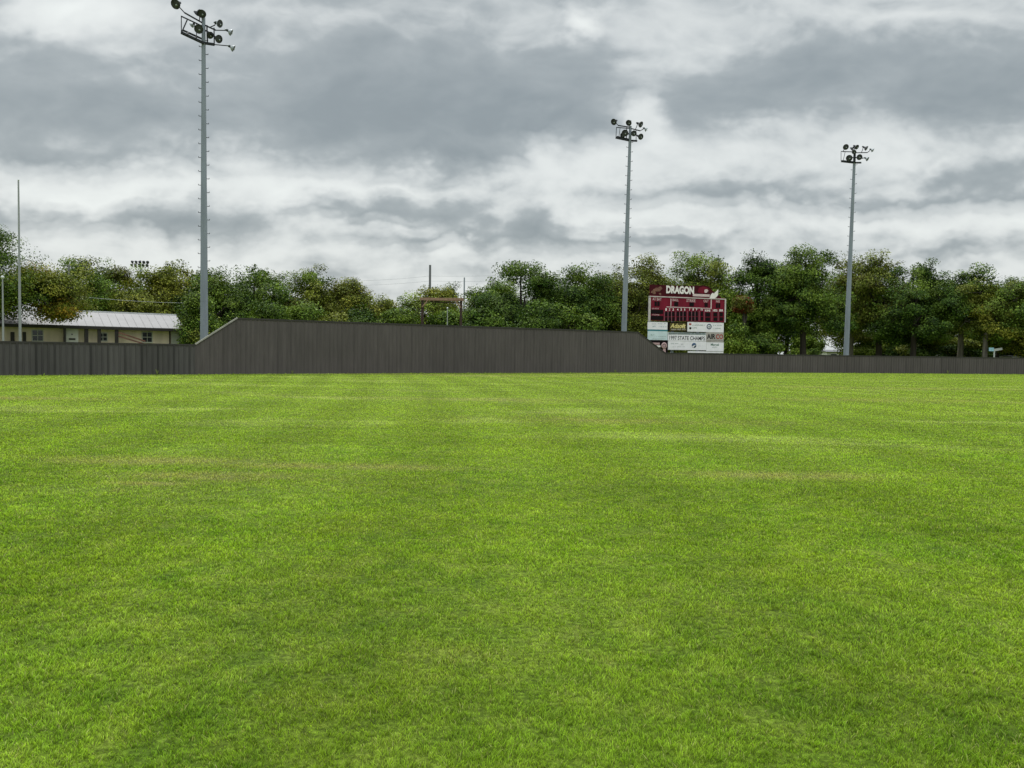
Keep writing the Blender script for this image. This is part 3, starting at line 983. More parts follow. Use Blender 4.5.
L = head(418, 150, 0.0076, 0.50, 0.92)
FR1 = {
    'platform': [(L(212, 300, 1.1), L(420, 385, 0.1), 0.16), (L(225, 285, 0.6), L(420, 360, -0.3), 0.10), (L(418, 385, 0), L(520, 380, 0.3), 0.16),
                 (L(262, 318, 1.0), L(275, 300, 0.5), 0.08), (L(340, 350, 0.6), L(350, 332, 0.1), 0.08)],
    'railing': [(L(212, 300, 1.1), L(212, 150, 1.1), 0.06), (L(210, 152, 1.1), L(420, 235, 0), 0.07), (L(270, 170, 0.9), L(218, 290, 1.1), 0.07),
                (L(350, 205, 0.4), L(352, 345, 0.5), 0.05)],
    'crossarm': [(L(240, 125, 0.5), L(418, 205, 0), 0.08), (L(418, 215, 0), L(535, 245, 0.3), 0.09), (L(418, 262, 0), L(520, 290, 0.3), 0.09), (L(518, 225, 0.3), L(520, 385, 0.3), 0.08),
                 (L(330, 240, 0.2), L(418, 262, 0), 0.10), (L(450, 215, 0.1), L(455, 385, 0.1), 0.10)],
}
LM1 = lamps_of(L, [
    (165, 50, 1.0, (-0.42, -0.75, -0.52), 240, 125, 0.5, 1.12, False),
    (402, 108, 0.4, (0.0, -0.72, -0.6), 405, 190, 0, 0.98, False),
    (352, 120, -0.2, (-0.6, 0.5, -0.5), 380, 190, 0, 0.72, False),
    (372, 252, 0.6, (0.05, -0.82, -0.45), 385, 255, 0.1, 1.02, False),
    (308, 238, -0.2, (-0.6, 0.5, -0.4), 340, 245, 0.2, 0.62, True),
    (566, 175, 0.5, (0.62, -0.6, -0.3), 480, 228, 0.15, 0.92, True),
    (676, 240, 0.5, (0.90, -0.12, -0.45), 535, 245, 0.3, 0.80, True),
    (558, 318, 0.5, (0.45, -0.75, -0.35), 490, 285, 0.2, 0.95, False),
    (698, 385, 0.5, (0.90, -0.12, -0.45), 520, 380, 0.3, 0.80, True),
    (478, 300, 0.1, (0.3, -0.6, -0.5), 460, 270, 0.1, 0.85, False),
])
tower(204.2, 57.5, 17.6, 'nearest and tallest-looking grey floodlight tower, behind the left slope of the tall screen', LM1, 0.29, 0.125, FR1, 44)
L = head(452, 250, 0.00655, 0.29)
FR2 = {
    'platform': [(L(240, 415, 0.6), L(452, 465, 0), 0.17), (L(255, 400, 0.2), L(452, 448, -0.3), 0.1), (L(452, 465, 0), L(560, 470, 0.2), 0.15)],
    'railing': [(L(242, 415, 0.6), L(245, 262, 0.6), 0.06), (L(245, 262, 0.6), L(452, 285, 0), 0.07), (L(300, 265, 0.5), L(285, 415, 0.5), 0.05), (L(540, 300, 0.2), L(545, 465, 0.2), 0.06)],
    'crossarm': [(L(270, 235, 0.4), L(452, 265, 0), 0.09), (L(452, 280, 0), L(600, 320, 0.2), 0.09), (L(452, 360, 0), L(560, 385, 0.2), 0.1), (L(340, 355, 0.2), L(452, 365, 0), 0.12), (L(400, 265, 0.1), L(400, 455, 0.1), 0.08)],
}
LM2 = lamps_of(L, [
    (208, 178, 0.6, (-0.45, -0.75, -0.45), 270, 235, 0.4, 1.05, False),
    (430, 195, 0.4, (-0.3, -0.75, -0.5), 440, 262, 0, 1.0, False),
    (378, 348, 0.5, (-0.15, -0.9, -0.35), 395, 360, 0.1, 1.1, False),
    (345, 385, 0.2, (-0.5, -0.6, -0.4), 370, 360, 0.1, 0.9, False),
    (600, 222, 0.4, (0.75, -0.5, -0.45), 530, 295, 0.15, 1.0, False),
    (690, 300, 0.4, (0.9, 0.1, -0.5), 600, 320, 0.2, 0.75, True),
    (605, 405, 0.5, (0.55, -0.75, -0.35), 545, 385, 0.2, 1.0, False),
    (505, 355, 0.4, (0.2, -0.9, -0.35), 490, 370, 0.1, 0.95, False),
])
tower(623.0, 79.5, 126.3, 'middle grey floodlight tower rising behind the right part of the tall dark screen', LM2, 0.30, 0.13, FR2, 44, 0.7)
L = head(370, 240, 0.0073, 0.22, 0.92)
FR3 = {
    'platform': [(L(170, 390, 0.4), L(370, 425, 0), 0.17), (L(370, 425, 0), L(475, 430, 0.2), 0.16), (L(180, 380, 0.1), L(370, 410, -0.3), 0.1)],
    'railing': [(L(168, 385, 0.4), L(162, 240, 0.4), 0.05), (L(162, 240, 0.4), L(370, 265, 0), 0.06), (L(225, 250, 0.3), L(200, 385, 0.3), 0.05)],
    'crossarm': [(L(185, 245, 0.2), L(370, 262, 0), 0.08), (L(370, 275, 0), L(560, 285, 0.2), 0.08), (L(370, 345, 0), L(500, 365, 0.2), 0.1), (L(280, 345, 0.1), L(370, 345, 0), 0.1), (L(370, 250, 0.1), L(372, 425, 0.1), 0.22)],
}
LM3 = lamps_of(L, [
    (228, 178, 0.4, (0.3, -0.85, -0.4), 190, 245, 0.2, 1.05, False),
    (320, 212, 0.1, (-0.7, 0.2, -0.5), 330, 255, 0, 0.8, False),
    (392, 190, 0.4, (0.6, -0.5, -0.5), 375, 255, 0, 0.9, False),
    (362, 262, 0.4, (-0.1, -0.8, -0.45), 368, 270, 0, 0.8, False),
    (292, 348, 0.4, (-0.1, -0.9, -0.35), 310, 345, 0.1, 1.15, False),
    (440, 345, 0.4, (0.3, -0.85, -0.3), 440, 355, 0.1, 1.05, False),
    (538, 218, 0.3, (0.85, -0.15, -0.5), 470, 280, 0.1, 0.9, False),
    (635, 255, 0.3, (0.9, -0.1, -0.55), 560, 285, 0.2, 0.72, True),
    (562, 380, 0.4, (0.85, -0.2, -0.5), 490, 365, 0.2, 0.8, True),
])
tower(845.6, 88.5, 150.6, 'farthest grey floodlight tower rising between the trees right of the scoreboard', LM3, 0.31, 0.13, FR3, 40, 0.7)

# distant bank of stadium lights above the trees
Zd = 250
xd = gx(141, Zd); Hd = hz(141, 260.5, Zd)
root = empty('stadium_light_mast', (xd, Zd, 0)); tag(root, 'tiny distant mast with two rows of stadium lights above the trees at left', 'stadium light')
m = MB(); m.tube((0, 0, 0), (0, 0, Hd), 0.35, 0.2, 10); m.build('pole', MAT['galv'], root)
m = MB(); m.bar((-2.6, 0, Hd - 1.0), (2.6, 0, Hd - 1.0), 0.12); m.bar((-2.6, 0, Hd - 2.0), (2.6, 0, Hd - 2.0), 0.12); m.build('crossarm', MAT['galv_dark'], root)
for row in range(2):
    for k in range(5):
        b = MB(); aim = Vector((0.15 * (k - 2), -0.8, -0.45))
        b.lathe((0, 0, 0), aim, [(0.02, -0.5), (0.2, -0.45), (0.42, 0), (0.5, 0.12), (0.01, 0.13)], 10)
        o = b.build('lamp', MAT['lamp_shell'], root); o.location = (-2.4 + k * 1.2 - 0.2 * row, -0.35, Hd - 0.5 - row * 1.0)

# ------------------------------------------------------------------ poles and wires
def flagpole(px, Z, ytop, r, label, ball):
    H = hz(px, ytop, Z)
    root = empty('flagpole', (gx(px, Z), Z, 0)); tag(root, label, 'pole')
    root.rotation_euler.y = 0
    m = MB(); m.tube((0, 0, 0), (0, 0, H * 0.5), r, r * 0.85, 12); m.tube((0, 0, H * 0.5), (0, 0, H), r * 0.8, r * 0.55, 12)
    m.build('shaft', MAT['pole_pale'], root)
    m = MB(); m.tube((0, 0, 0), (0, 0, 0.25), r * 2.2, r * 1.2, 12); m.build('base_collar', MAT['galv'], root)
    m = MB(); m.lathe((0, 0, H), (0, 0, 1), [(0.001, 0), (ball * 0.7, ball * 0.3), (ball, ball), (ball * 0.7, ball * 1.7), (0.001, ball * 2)], 10)
    m.build('finial', MAT['white_metal'], root)


flagpole(20.3, 51, 181, 0.085, 'tall thin pale flagpole near the left edge behind the low fence', 0.06)
flagpole(3.4, 50, 279, 0.07, 'short grey post with a round cap at the far left edge', 0.11)
flagpole(447, 77, 309, 0.075, 'thin greenish grey post standing inside the timber frame', 0.09)


def utility_pole(px, Z, ytop, r, label, arm, mat='timber_pole'):
    H = hz(px, ytop, Z)
    root = empty('utility_pole', (gx(px, Z), Z, 0)); tag(root, label, 'utility pole')
    m = MB(); m.tube((0, 0, 0), (0, 0, H), r, r * 0.7, 12); m.build('shaft', MAT[mat], root)
    m = MB()
    for k, zz in enumerate(arm):
        m.bar((-0.9, 0, H - zz), (0.9, 0, H - zz), 0.1, 0.12)
    m.build('crossarm', MAT['timber_dark'], root)
    for k, zz in enumerate(arm):
        for xx in (-0.8, 0, 0.8):
            i = MB(); i.tube((xx, -0.02, H - zz + 0.06), (xx, -0.02, H - zz + 0.24), 0.06, 0.03, 8)
            i.build('insulator', MAT['wire_pale'], root)
    return Vector((root.location.x, Z, H))


pA = utility_pole(429.3, 130, 265, 0.25, 'dark wooden utility pole above the trees in the dip', [])
pB = utility_pole(463.5, 145, 277.5, 0.17, 'paler grey utility pole right of the dark one in the dip', [], 'galv')
pC = utility_pole(69.5, 80, 265, 0.10, 'short thin pole poking up from the trees at left', [])


def wire(pts, r, label, mat='wire'):
    m = MB()
    out = []
    for a, b in zip(pts[:-1], pts[1:]):
        a = Vector(a); b = Vector(b)
        for k in range(12):
            t = k / 12
            q = a.lerp(b, t); q.z -= 4 * 0.012 * (b - a).length * t * (1 - t)
            out.append(q)
    out.append(Vector(pts[-1]))
    for a, b in zip(out[:-1], out[1:]): m.tube(a, b, r, r, 5, cap=False)
    o = m.build('power_line', MAT[mat]); tag(o, label, 'power line')


wire([at(350, 281, 128), at(429.3, 276, 130) , at(560, 272, 134)], 0.015, 'upper thin power line crossing the sky in the dip')
wire([at(350, 285.5, 128), at(429.3, 281, 130), at(560, 278, 134)], 0.015, 'lower thin power line crossing the sky in the dip')
wire([at(80, 296.5, 70), at(186, 303, 76)], 0.009, 'pale cable strung above the roof of the pale building', 'wire_pale')

# timber frame
Zt = 79
xa, xb = gx(422.0, Zt), gx(460.5, Zt)
zt_ = hz(441, 298.0, Zt)
root = empty('timber_frame', ((xa + xb) / 2, Zt, 0)); tag(root, 'brown timber post and beam frame standing behind the tall dark screen', 'timber frame')
hw = (xb - xa) / 2
for s in (-1, 1):
    m = MB(); m.box((s * hw, 0, zt_ / 2 - 0.1), (0.24, 0.24, zt_ - 0.2)); m.build('post', MAT['timber_dark'], root)
m = MB(); m.box((0, -0.15, zt_ - 0.12), (2 * hw + 0.5, 0.12, 0.26)); m.box((0, 0.15, zt_ - 0.14), (2 * hw + 0.5, 0.12, 0.26)); m.build('beam', MAT['timber'], root)
for s in (-1, 1):
    m = MB(); m.bar((s * (hw + 0.02), -0.22, zt_ - 0.95), (s * (hw - 0.62), -0.22, zt_ - 0.16), 0.13, 0.1); m.build('brace', MAT['timber'], root)
m = MB(); m.box((0, 0, zt_ - 0.42), (2 * hw - 0.3, 0.1, 0.1)); m.build('lower_rail', MAT['timber_dark'], root)

# ------------------------------------------------------------------ pale building behind the left fence
def building():
    eL, eR = at(-70, 323.0, 55.0), at(184.5, 329.3, 66.5)
    eR.z = eL.z = (eL.z + eR.z) / 2
    rL, rR = at(-70, 306.5, 58.5), at(176, 316.2, 70.0)
    rR.z = rL.z = (rL.z + rR.z) / 2
    org = Vector((eL.x, eL.y, 0)).lerp(Vector((eR.x, eR.y, 0)), 0.5)
    root = empty('school_building', org); tag(root, 'long low pale building with grey metal roof behind the left fence', 'building')
    u = (eR - eL); u.z = 0; L = u.length; u.normalize()
    n = Vector((-u.y, u.x, 0))        # away from camera
    bL = rL + (rL - eL); bL.z = eL.z; bR = rR + (rR - eR); bR.z = eR.z

    def loc(p): return Vector(p) - org
    # roof with standing seams
    m = MB(); m.slab([loc(eL), loc(eR), loc(rR), loc(rL)], (0, 0, 0.09)); m.slab([loc(rL) + Vector((0, 0, .001)), loc(rR) + Vector((0, 0, .001)), loc(bR), loc(bL)], (0, 0, 0.09))
    ns = int(L / 0.6)
    for k in range(ns + 1):
        t = k / ns
        m.bar(loc(eL.lerp(eR, t)) + Vector((0, 0, .1)), loc(rL.lerp(rR, t)) + Vector((0, 0, .1)), 0.02, 0.02)
    rf = m.build('roof', MAT['roof_metal'], root)
    m = MB(); m.bar(loc(rL) + Vector((0, 0, .12)), loc(rR) + Vector((0, 0, .12)), 0.12, 0.10); m.build('ridge_cap', MAT['white_metal'], rf)
    m = MB(); m.bar(loc(eL) + Vector((0, 0, -0.06)) - n * 0.04, loc(eR) + Vector((0, 0, -0.06)) - n * 0.04, 0.07, 0.20); m.build('fascia', MAT['dark_trim'], rf)
    # walls set back under the eave
    hW = eL.z - 0.02
    w0 = Vector((eL.x, eL.y, 0)) + n * 0.7; w1 = Vector((eR.x, eR.y, 0)) + n * 0.7 - u * 0.35
    D = 5.2
    ang = math.atan2(u.y, u.x)
    m = MB(); m.slab([loc(w0), loc(w1), loc(w1 + n * D), loc(w0 + n * D)], (0, 0, hW)); m.build('wall', MAT['wall_beige'], root)

    def onwall(px):
        # ray at px meets wall line
        d = at(px, 335, 10) - Vector((0, 0, CAMH)); d.z = 0
        a = np.array([[d.x, -u.x], [d.y, -u.y]]); b_ = np.array([w0.x, w0.y])
        t, s = np.linalg.solve(a, b_)
        return s, d.y * t

    def panel(nm, pa, pb, ya, yb, mat, off=0.03, par=root, th=0.05):
        sa, Za = onwall(pa); sb, Zb = onwall(pb)
        za, zb = hz((pa + pb) / 2, ya, (Za + Zb) / 2), hz((pa + pb) / 2, yb, (Za + Zb) / 2)
        zb = max(zb, 0.0)
        c = w0 + u * (sa + sb) / 2 - n * off
        mm = MB(); mm.box((loc(c).x, loc(c).y, (za + zb) / 2), (sb - sa, th, za - zb), rz=ang)
        return mm.build(nm, mat, par)
    for (pa, pb, ya, yb) in ((31.5, 43.5, 329.5, 341.5), (98, 107.5, 332.5, 341.5), (141.5, 152.5, 331.5, 342.8)):
        f = panel('window', pa, pb, ya, yb, MAT['wall_grey'], 0.02, th=0.06)
        xm = (pa + pb) / 2; ym = (ya + yb) / 2
        panel('pane', pa + 0.9, xm - 0.3, ya + 0.9, ym - 0.3, MAT['glass_dark'], 0.052, f, 0.02)
        panel('pane', xm + 0.3, pb - 0.9, ya + 0.9, ym - 0.3, MAT['glass_dark'], 0.052, f, 0.02)
        panel('pane', pa + 0.9, xm - 0.3, ym + 0.3, yb - 0.9, MAT['glass_dark'], 0.052, f, 0.02)
        panel('pane', xm + 0.3, pb - 0.9, ym + 0.3, yb - 0.9, MAT['glass_dark'], 0.052, f, 0.02)
    for (pa, pb) in ((10.5, 14.5), (22.5, 26)):
        panel('doorway', pa, pb, 332, 352, MAT['dark_trim'], 0.02)
    bx_ = panel('air_conditioner', 64.5, 77, 327.5, 342.5, MAT['wall_grey'], 0.22, th=0.4)
    panel('grille', 67.5, 74, 338.2, 340.0, MAT['dark_trim'], 0.43, bx_, 0.02)
    panel('grille', 70, 71.3, 333.8, 335.0, MAT['dark_trim'], 0.43, bx_, 0.02)
    panel('corner_panel', 171, 182, 330.5, 352, MAT['wall_grey'], 0.04)
    panel('downpipe', 169, 170.3, 330.5, 352, MAT['dark_trim'], 0.05)
    for (pa, pb) in ((62, 63.6), (83, 85.6), (96, 98.2), (113.3, 115.6), (182.2, 183.2)):
        # porch posts standing at the eave line
        sa, Za = onwall((pa + pb) / 2)
        c = w0 + u * sa - n * 0.6
        wv = (pb - pa) / F * Za * 1.3
        mm = MB(); mm.box((loc(c).x, loc(c).y, (hW - 0.12) / 2), (wv, 0.14, hW - 0.12), rz=ang); mm.build('porch_post', MAT['dark_trim'], root)
    for dy in (0, 3.6):
        sa, Za = onwall(115.5); sb, Zb = onwall(142)
        a = w0 + u * sa - n * 0.85; b = w0 + u * sb - n * 0.85
        a.z = hz(115.5, 332.6 + dy, Za); b.z = hz(142, 341.4 + dy * 0.8, Zb)
        mm = MB(); mm.bar(loc(a), loc(b), 0.08, 0.11); mm.build('handrail', MAT['rust_rail'], root)


building()

# ------------------------------------------------------------------ scoreboard
_txt_cache = {}


def text_mesh(s, mat, name, parent, cx, cz, w, h, y, bold=0.0, shear=0.0, ext=0.01):
    """lettering fitted to a box w x h centred at (cx, cz) on the face of the board"""
    cu = bpy.data.curves.new(name, 'FONT')
    cu.body = s; cu.extrude = 0.0; cu.offset = bold; cu.shear = shear; cu.resolution_u = 3
    tmp = bpy.data.objects.new(name, cu); COL.objects.link(tmp)
    bpy.context.view_layer.update()
    dg = bpy.context.evaluated_depsgraph_get()
    me = bpy.data.meshes.new_from_object(tmp.evaluated_get(dg))
    bpy.data.objects.remove(tmp); bpy.data.curves.remove(cu)
    co = np.zeros(len(me.vertices) * 3); me.vertices.foreach_get('co', co); co = co.reshape(-1, 3)
    lo, hi = co.min(0), co.max(0)
    sx = w / max(hi[0] - lo[0], 1e-4); sz = h / max(hi[1] - lo[1], 1e-4)
    q = np.zeros_like(co)
    q[:, 0] = (co[:, 0] - (lo[0] + hi[0]) / 2) * sx + cx
    q[:, 2] = (co[:, 1] - (lo[1] + hi[1]) / 2) * sz + cz
    q[:, 1] = y
    me.vertices.foreach_set('co', q.ravel()); me.materials.clear(); me.materials.append(mat); me.update()
    me.name = name
    o = bpy.data.objects.new(name, me); COL.objects.link(o); o.parent = parent
    return o


def scoreboard():
    Zl, Zr = 84.0, 86.8
    A = at(648.3, 341.0, Zl); B = at(724.0, 351.4, Zr)
    A.z = 0; B.z = 0
    u = (B - A).normalized(); W = (B - A).length
    ang = math.atan2(u.y, u.x)
    mid = (A + B) / 2
    root = empty('scoreboard', mid, ang); tag(root, 'maroon and white baseball scoreboard with advertising panels behind the low fence', 'scoreboard')
    # local coords: x along the board, y away from camera, z up
    zt = (hz(649.5, 296.0, Zl) + hz(725.3, 299.5, Zr)) / 2
    zb = hz(723.5, 351.2, Zr)
    # photo-zoom coordinates (9.03 px per photo px) mapped onto the board face
    def X(zx, zy=400):
        l = 93 + (75 - 93) * (zy - 195) / 405.0
        r = 770 + (750 - 770) * (zy - 222) / 468.0
        return -W / 2 + W * (zx - l) / (r - l)

    def Zc(zy, zx=400):
        top = 195 + (222 - 195) * (zx - 90) / 680.0
        bot = 665 + (690 - 665) * (zx - 90) / 660.0
        return zt + (zb - zt) * (zy - top) / (bot - top)

    def rect(nm, xa, xb, ya, yb, mat, y, par=root, th=0.03, rebuild=True):
        ym = (ya + yb) / 2; xm = (xa + xb) / 2
        x0, x1 = X(xa, ym), X(xb, ym); z1, z0 = Zc(ya, xm), Zc(yb, xm)
        m = MB(); m.box(((x0 + x1) / 2, y + th / 2, (z0 + z1) / 2), (x1 - x0, th, z1 - z0))
        return m.build(nm, mat, par)

    def txt(s, xa, xb, ya, yb, mat, y, par, bold=0.0, shear=0.0, nm='lettering'):
        ym = (ya + yb) / 2; xm = (xa + xb) / 2
        return text_mesh(s, mat, nm, par, (X(xa, ym) + X(xb, ym)) / 2, (Zc(ya, xm) + Zc(yb, xm)) / 2, X(xb, ym) - X(xa, ym), Zc(ya, xm) - Zc(yb, xm), y, bold, shear)
    # support posts
    for xx in (-W / 2 + 0.35, -W / 6, W / 6, W / 2 - 0.35):
        m = MB(); m.box((xx, 0.42, zt / 2), (0.22, 0.25, zt)); m.build('support_post', MAT['galv'], root)
    m = MB()
    for zz in (zb + 0.3, (zb + zt) / 2, zt - 0.3): m.box((0, 0.27, zz), (W - 0.5, 0.06, 0.12))
    m.build('back_frame', MAT['galv'], root)
    # main maroon face
    face = rect('score_panel', 96, 766, 200, 418, MAT['maroon'], 0.02, th=0.2)
    for (xa, xb, ya, yb) in ((90, 102, 205, 412), (762, 774, 218, 430)):
        rect('frame', xa, xb, ya, yb, MAT['board_frame'], -0.02, face, 0.24)
    m = MB(); m.box((0, 0.09, zt + 0.0), (W, 0.24, 0.10)); m.build('frame', MAT['board_frame'], face)
    for (xa, xb, ya, yb) in ((277, 284, 215, 300), (636, 645, 220, 310), (240, 640, 293, 299)):
        rect('divider', xa, xb, ya, yb, MAT['pink_white'], 0.0, face, 0.018)
    yy = -0.003
    txt('AT BAT', 122, 200, 207, 232, MAT['pink_white'], yy + .018, face, 0.01)
    txt('BALL', 297, 350, 216, 238, MAT['pink_white'], yy + .018, face, 0.01)
    txt('STRIKE', 420, 500, 220, 247, MAT['pink_white'], yy + .018, face, 0.01)
    txt('OUT', 572, 618, 226, 250, MAT['pink_white'], yy + .018, face, 0.01)
    txt('H/E', 686, 720, 230, 252, MAT['pink_white'], yy + .018, face, 0.01)
    for (xa, xb, ya, yb) in ((138, 158, 240, 280), (162, 182, 240, 280), (310, 345, 245, 282), (445, 485, 250, 285), (580, 610, 255, 290), (684, 702, 258, 300), (706, 724, 258, 300)):
        rect('digit_window', xa, xb, ya, yb, MAT['black'], 0.0, face, 0.018)
    txt('GUEST', 115, 178, 296, 307, MAT['pink_white'], yy + .018, face)
    txt('HOME', 115, 178, 352, 362, MAT['pink_white'], yy + .018, face)
    rect('digit_window', 104, 212, 312, 348, MAT['black'], 0.0, face, 0.018)
    rect('digit_window', 104, 212, 366, 402, MAT['black'], 0.0, face, 0.018)
    xs = [238, 268, 300, 340, 371, 402, 447, 478, 508, 555]
    for k, x in enumerate(xs):
        txt(str(k + 1), x - (6 if k < 9 else 9), x + (6 if k < 9 else 9), 300, 322, MAT['letter_white'], yy + .018, face, 0.02, nm='inning_number')
        rect('digit_window', x - 11, x + 11, 330, 372, MAT['black'], 0.0, face, 0.018)
        rect('digit_window', x - 11, x + 11, 378, 412, MAT['black'], 0.0, face, 0.018)
    for x in (222, 253, 284, 320, 355, 386, 424, 462, 493, 530, 577, 645, 704):
        rect('divider', x - 2.5, x + 2.5, 326, 414, MAT['divider'], 0.0, face, 0.018)
    for s, xa, xb in (('RUNS', 583, 632), ('HITS', 656, 697), ('ERR', 713, 750)):
        txt(s, xa, xb, 313, 332, MAT['letter_white'], yy + .018, face, 0.03)
        rect('digit_window', xa + 3, xb - 3, 340, 376, MAT['black'], 0.0, face, 0.018)
        rect('digit_window', xa + 3, xb - 3, 384, 416, MAT['black'], 0.0, face, 0.018)
    # header board with lettering
    pts = []
    for (zx, zy) in ((100, 196), (100, 92), (250, 96), (420, 104), (500, 100), (560, 96), (620, 108), (660, 150), (735, 200), (735, 222)):
        x = X(zx, 195); z = Zc(zy, zx)
        pts.append(Vector((x, 0.06, z)))
    m = MB(); m.slab(pts, (0, 0.12, 0)); hd = m.build('header_board', MAT['maroon_dark'], root)
    rg = random.Random(3)
    for k in range(16):      # worn swirled emblem, brown on maroon
        cx_, cz_ = X(rg.uniform(118, 222), 150), Zc(rg.uniform(108, 180), 170)
        mm = MB(); r_ = rg.uniform(0.1, 0.24)
        mm.slab([Vector((cx_ + math.cos(a * 1.047 + k) * r_ * rg.uniform(.5, 1.2), 0.052 - k * 0.0011, cz_ + math.sin(a * 1.047 + k) * r_ * rg.uniform(.5, 1.2))) for a in range(6)], (0, 0.006, 0))
        if k == 0: allm = mm
        else:
            b = len(allm.v); allm.v += mm.v; allm.f += [[i + b for i in f] for f in mm.f]; allm.s += mm.s
    allm.build('emblem', MAT['emblem_brown'], hd)
    t = txt('DRAGON', 244, 490, 104, 174, MAT['letter_white'], 0.03, hd, 0.055)
    rect('ribbon', 478, 630, 176, 198, MAT['pink_white'], 0.02, hd, 0.02)
    # pale wing-shaped cut-out at the right of the header
    wp = [(628, 215), (640, 180), (655, 165), (668, 172), (706, 136), (704, 185), (688, 205), (660, 222)]
    m = MB(); m.slab([Vector((X(a, 200), 0.0, Zc(b, a))) for a, b in wp], (0, 0.04, 0)); m.build('wing_cutout', MAT['letter_white'], hd)
    wp = [(520, 160), (530, 118), (570, 108), (600, 118), (618, 128), (606, 150), (590, 168), (560, 172)]
    m = MB(); m.slab([Vector((X(a, 200), 0.02, Zc(b, a))) for a, b in wp], (0, 0.03, 0)); m.build('emblem', MAT['maroon'], hd)
    wp = [(578, 150), (584, 134), (604, 132), (616, 146), (600, 164), (584, 166)]
    m = MB(); m.slab([Vector((X(a, 200), 0.0, Zc(b, a))) for a, b in wp], (0, 0.015, 0)); m.build('emblem', MAT['pink_white'], hd)
    # advertising panels
    ads = []
    a1 = rect('ad_panel', 78, 248, 420, 486, MAT['board_white'], 0.05, th=0.12)
    a2 = rect('ad_panel', 76, 246, 500, 578, MAT['ad_teal'], 0.05, th=0.12)
    rect('stripe', 78, 248, 487, 499, MAT['print_teal'], 0.045, a1, 0.12)
    y = 0.042

    def squiggle(xa, xb, yc, h, mat, par, n=None, seed=0):
        """small unreadable print: a row of letter-like strokes"""
        rr = random.Random(seed); x = xa; m = MB()
        while x < xb - 2:
            w = rr.uniform(3.2, 7)
            if rr.random() < 0.82:
                hh = h * rr.uniform(0.6, 1.0)
                x0, x1 = X(x, yc), X(min(x + w, xb), yc); zc = Zc(yc, x); dz = abs(Zc(0) - Zc(hh)) / 2
                m.box(((x0 + x1) / 2 - (x1 - x0) * 0.35, y + 0.004, zc), ((x1 - x0) * 0.28, 0.008, dz * 2))
                m.box(((x0 + x1) / 2, y + 0.0038, zc + dz * rr.choice((-0.7, 0, 0.7))), ((x1 - x0) * 0.7, 0.006, dz * 0.4))
            x += w + 2
        return m.build('lettering', mat, par)
    squiggle(160, 236, 434, 14, MAT['print_grey'], a1, seed=1); squiggle(164, 238, 462, 12, MAT['print_teal'], a1, seed=2)
    squiggle(112, 150, 436, 10, MAT['print_grey'], a1, seed=3); squiggle(118, 142, 458, 18, MAT['print_teal'], a1, seed=4)
    squiggle(102, 132, 532, 18, MAT['print_green'], a2, seed=5); squiggle(140, 236, 548, 9, MAT['print_grey'], a2, seed=6); squiggle(112, 230, 568, 9, MAT['print_grey'], a2, seed=7)
    # low black panel with a round pink badge
    a3 = rect('ad_panel', 78, 246, 582, 690, MAT['black'], 0.05, th=0.1)
    rect('stripe', 90, 176, 600, 618, MAT['print_pink'], 0.04, a3, 0.02)
    rect('stripe', 130, 182, 625, 640, MAT['letter_white'], 0.04, a3, 0.02)
    rect('stripe', 140, 184, 655, 667, MAT['print_pink'], 0.04, a3, 0.02)
    m = MB(); c = Vector((X(214, 630), 0.045, Zc(628, 214))); m.lathe(c, (0, -1, 0), [(0.34, 0), (0.34, 0.02), (0.24, 0.022), (0.12, 0.02), (0.001, 0.02)], 24)
    m.build('badge', MAT['print_pink'], a3)
    m = MB(); m.lathe(c, (0, -1, 0), [(0.20, 0.024), (0.15, 0.03), (0.15, 0.024)], 20); m.build('badge_ring', MAT['print_black'], a3)
    rect('stem', 203, 226, 655, 692, MAT['print_pink'], 0.04, a3, 0.02)
    # yellow lettering on black
    a4 = rect('ad_panel', 254, 422, 424, 506, MAT['black'], 0.05, th=0.12)
    rect('ad_ground', 268, 414, 432, 500, MAT['sign_olive'], 0.045, a4, 0.02)
    txt('Adsoft', 272, 408, 436, 476, MAT['print_yellow'], y, a4, 0.03, 0.25)
    squiggle(276, 406, 487, 14, MAT['letter_white'], a4, seed=8)
    a5 = rect('ad_panel', 424, 754, 428, 514, MAT['board_white'], 0.05, th=0.12)
    rect('mark', 440, 460, 434, 450, MAT['print_red'], y, a5, 0.01)
    m = MB(); m.lathe((X(450, 478), 0.05, Zc(478, 450)), (0, -1, 0), [(0.001, 0.01), (0.13, 0.01), (0.13, 0)], 14); m.build('mark', MAT['print_black'], a5)
    squiggle(470, 580, 452, 14, MAT['print_green'], a5, seed=9); squiggle(470, 516, 476, 14, MAT['print_green'], a5, seed=10)
    m = MB(); m.lathe((X(620, 466), 0.05, Zc(466, 620)), (0, -1, 0), [(0.20, 0.01), (0.30, 0.01), (0.30, 0)], 24); m.build('round_emblem', MAT['print_navy'], a5)
    m = MB(); m.lathe((X(620, 466), 0.05, Zc(466, 620)), (0, -1, 0), [(0.001, 0.012), (0.11, 0.012), (0.11, 0)], 16); m.build('round_emblem', MAT['print_grey'], a5)
    squiggle(658, 745, 456, 12, MAT['print_green'], a5, seed=11); squiggle(662, 742, 484, 14, MAT['print_green'], a5, seed=12)
    # champions row
    a6 = rect('ad_panel', 252, 590, 516, 592, MAT['board_white'], 0.05, th=0.12)
    rect('stripe', 255, 588, 516, 536, MAT['print_grey'], 0.045, a6, 0.02)
    squiggle(258, 586, 526, 17, MAT['print_black'], a6, seed=13)
    txt('1997 STATE CHAMPS', 262, 580, 548, 584, MAT['print_black'], y, a6, 0.012)
    a7 = rect('ad_panel', 592, 752, 516, 606, MAT['ad_grey'], 0.05, th=0.12)
    txt('AIR', 598, 676, 532, 578, MAT['print_black'], y, a7, 0.035)
    txt('CO', 680, 746, 536, 580, MAT['print_red'], y, a7, 0.035)
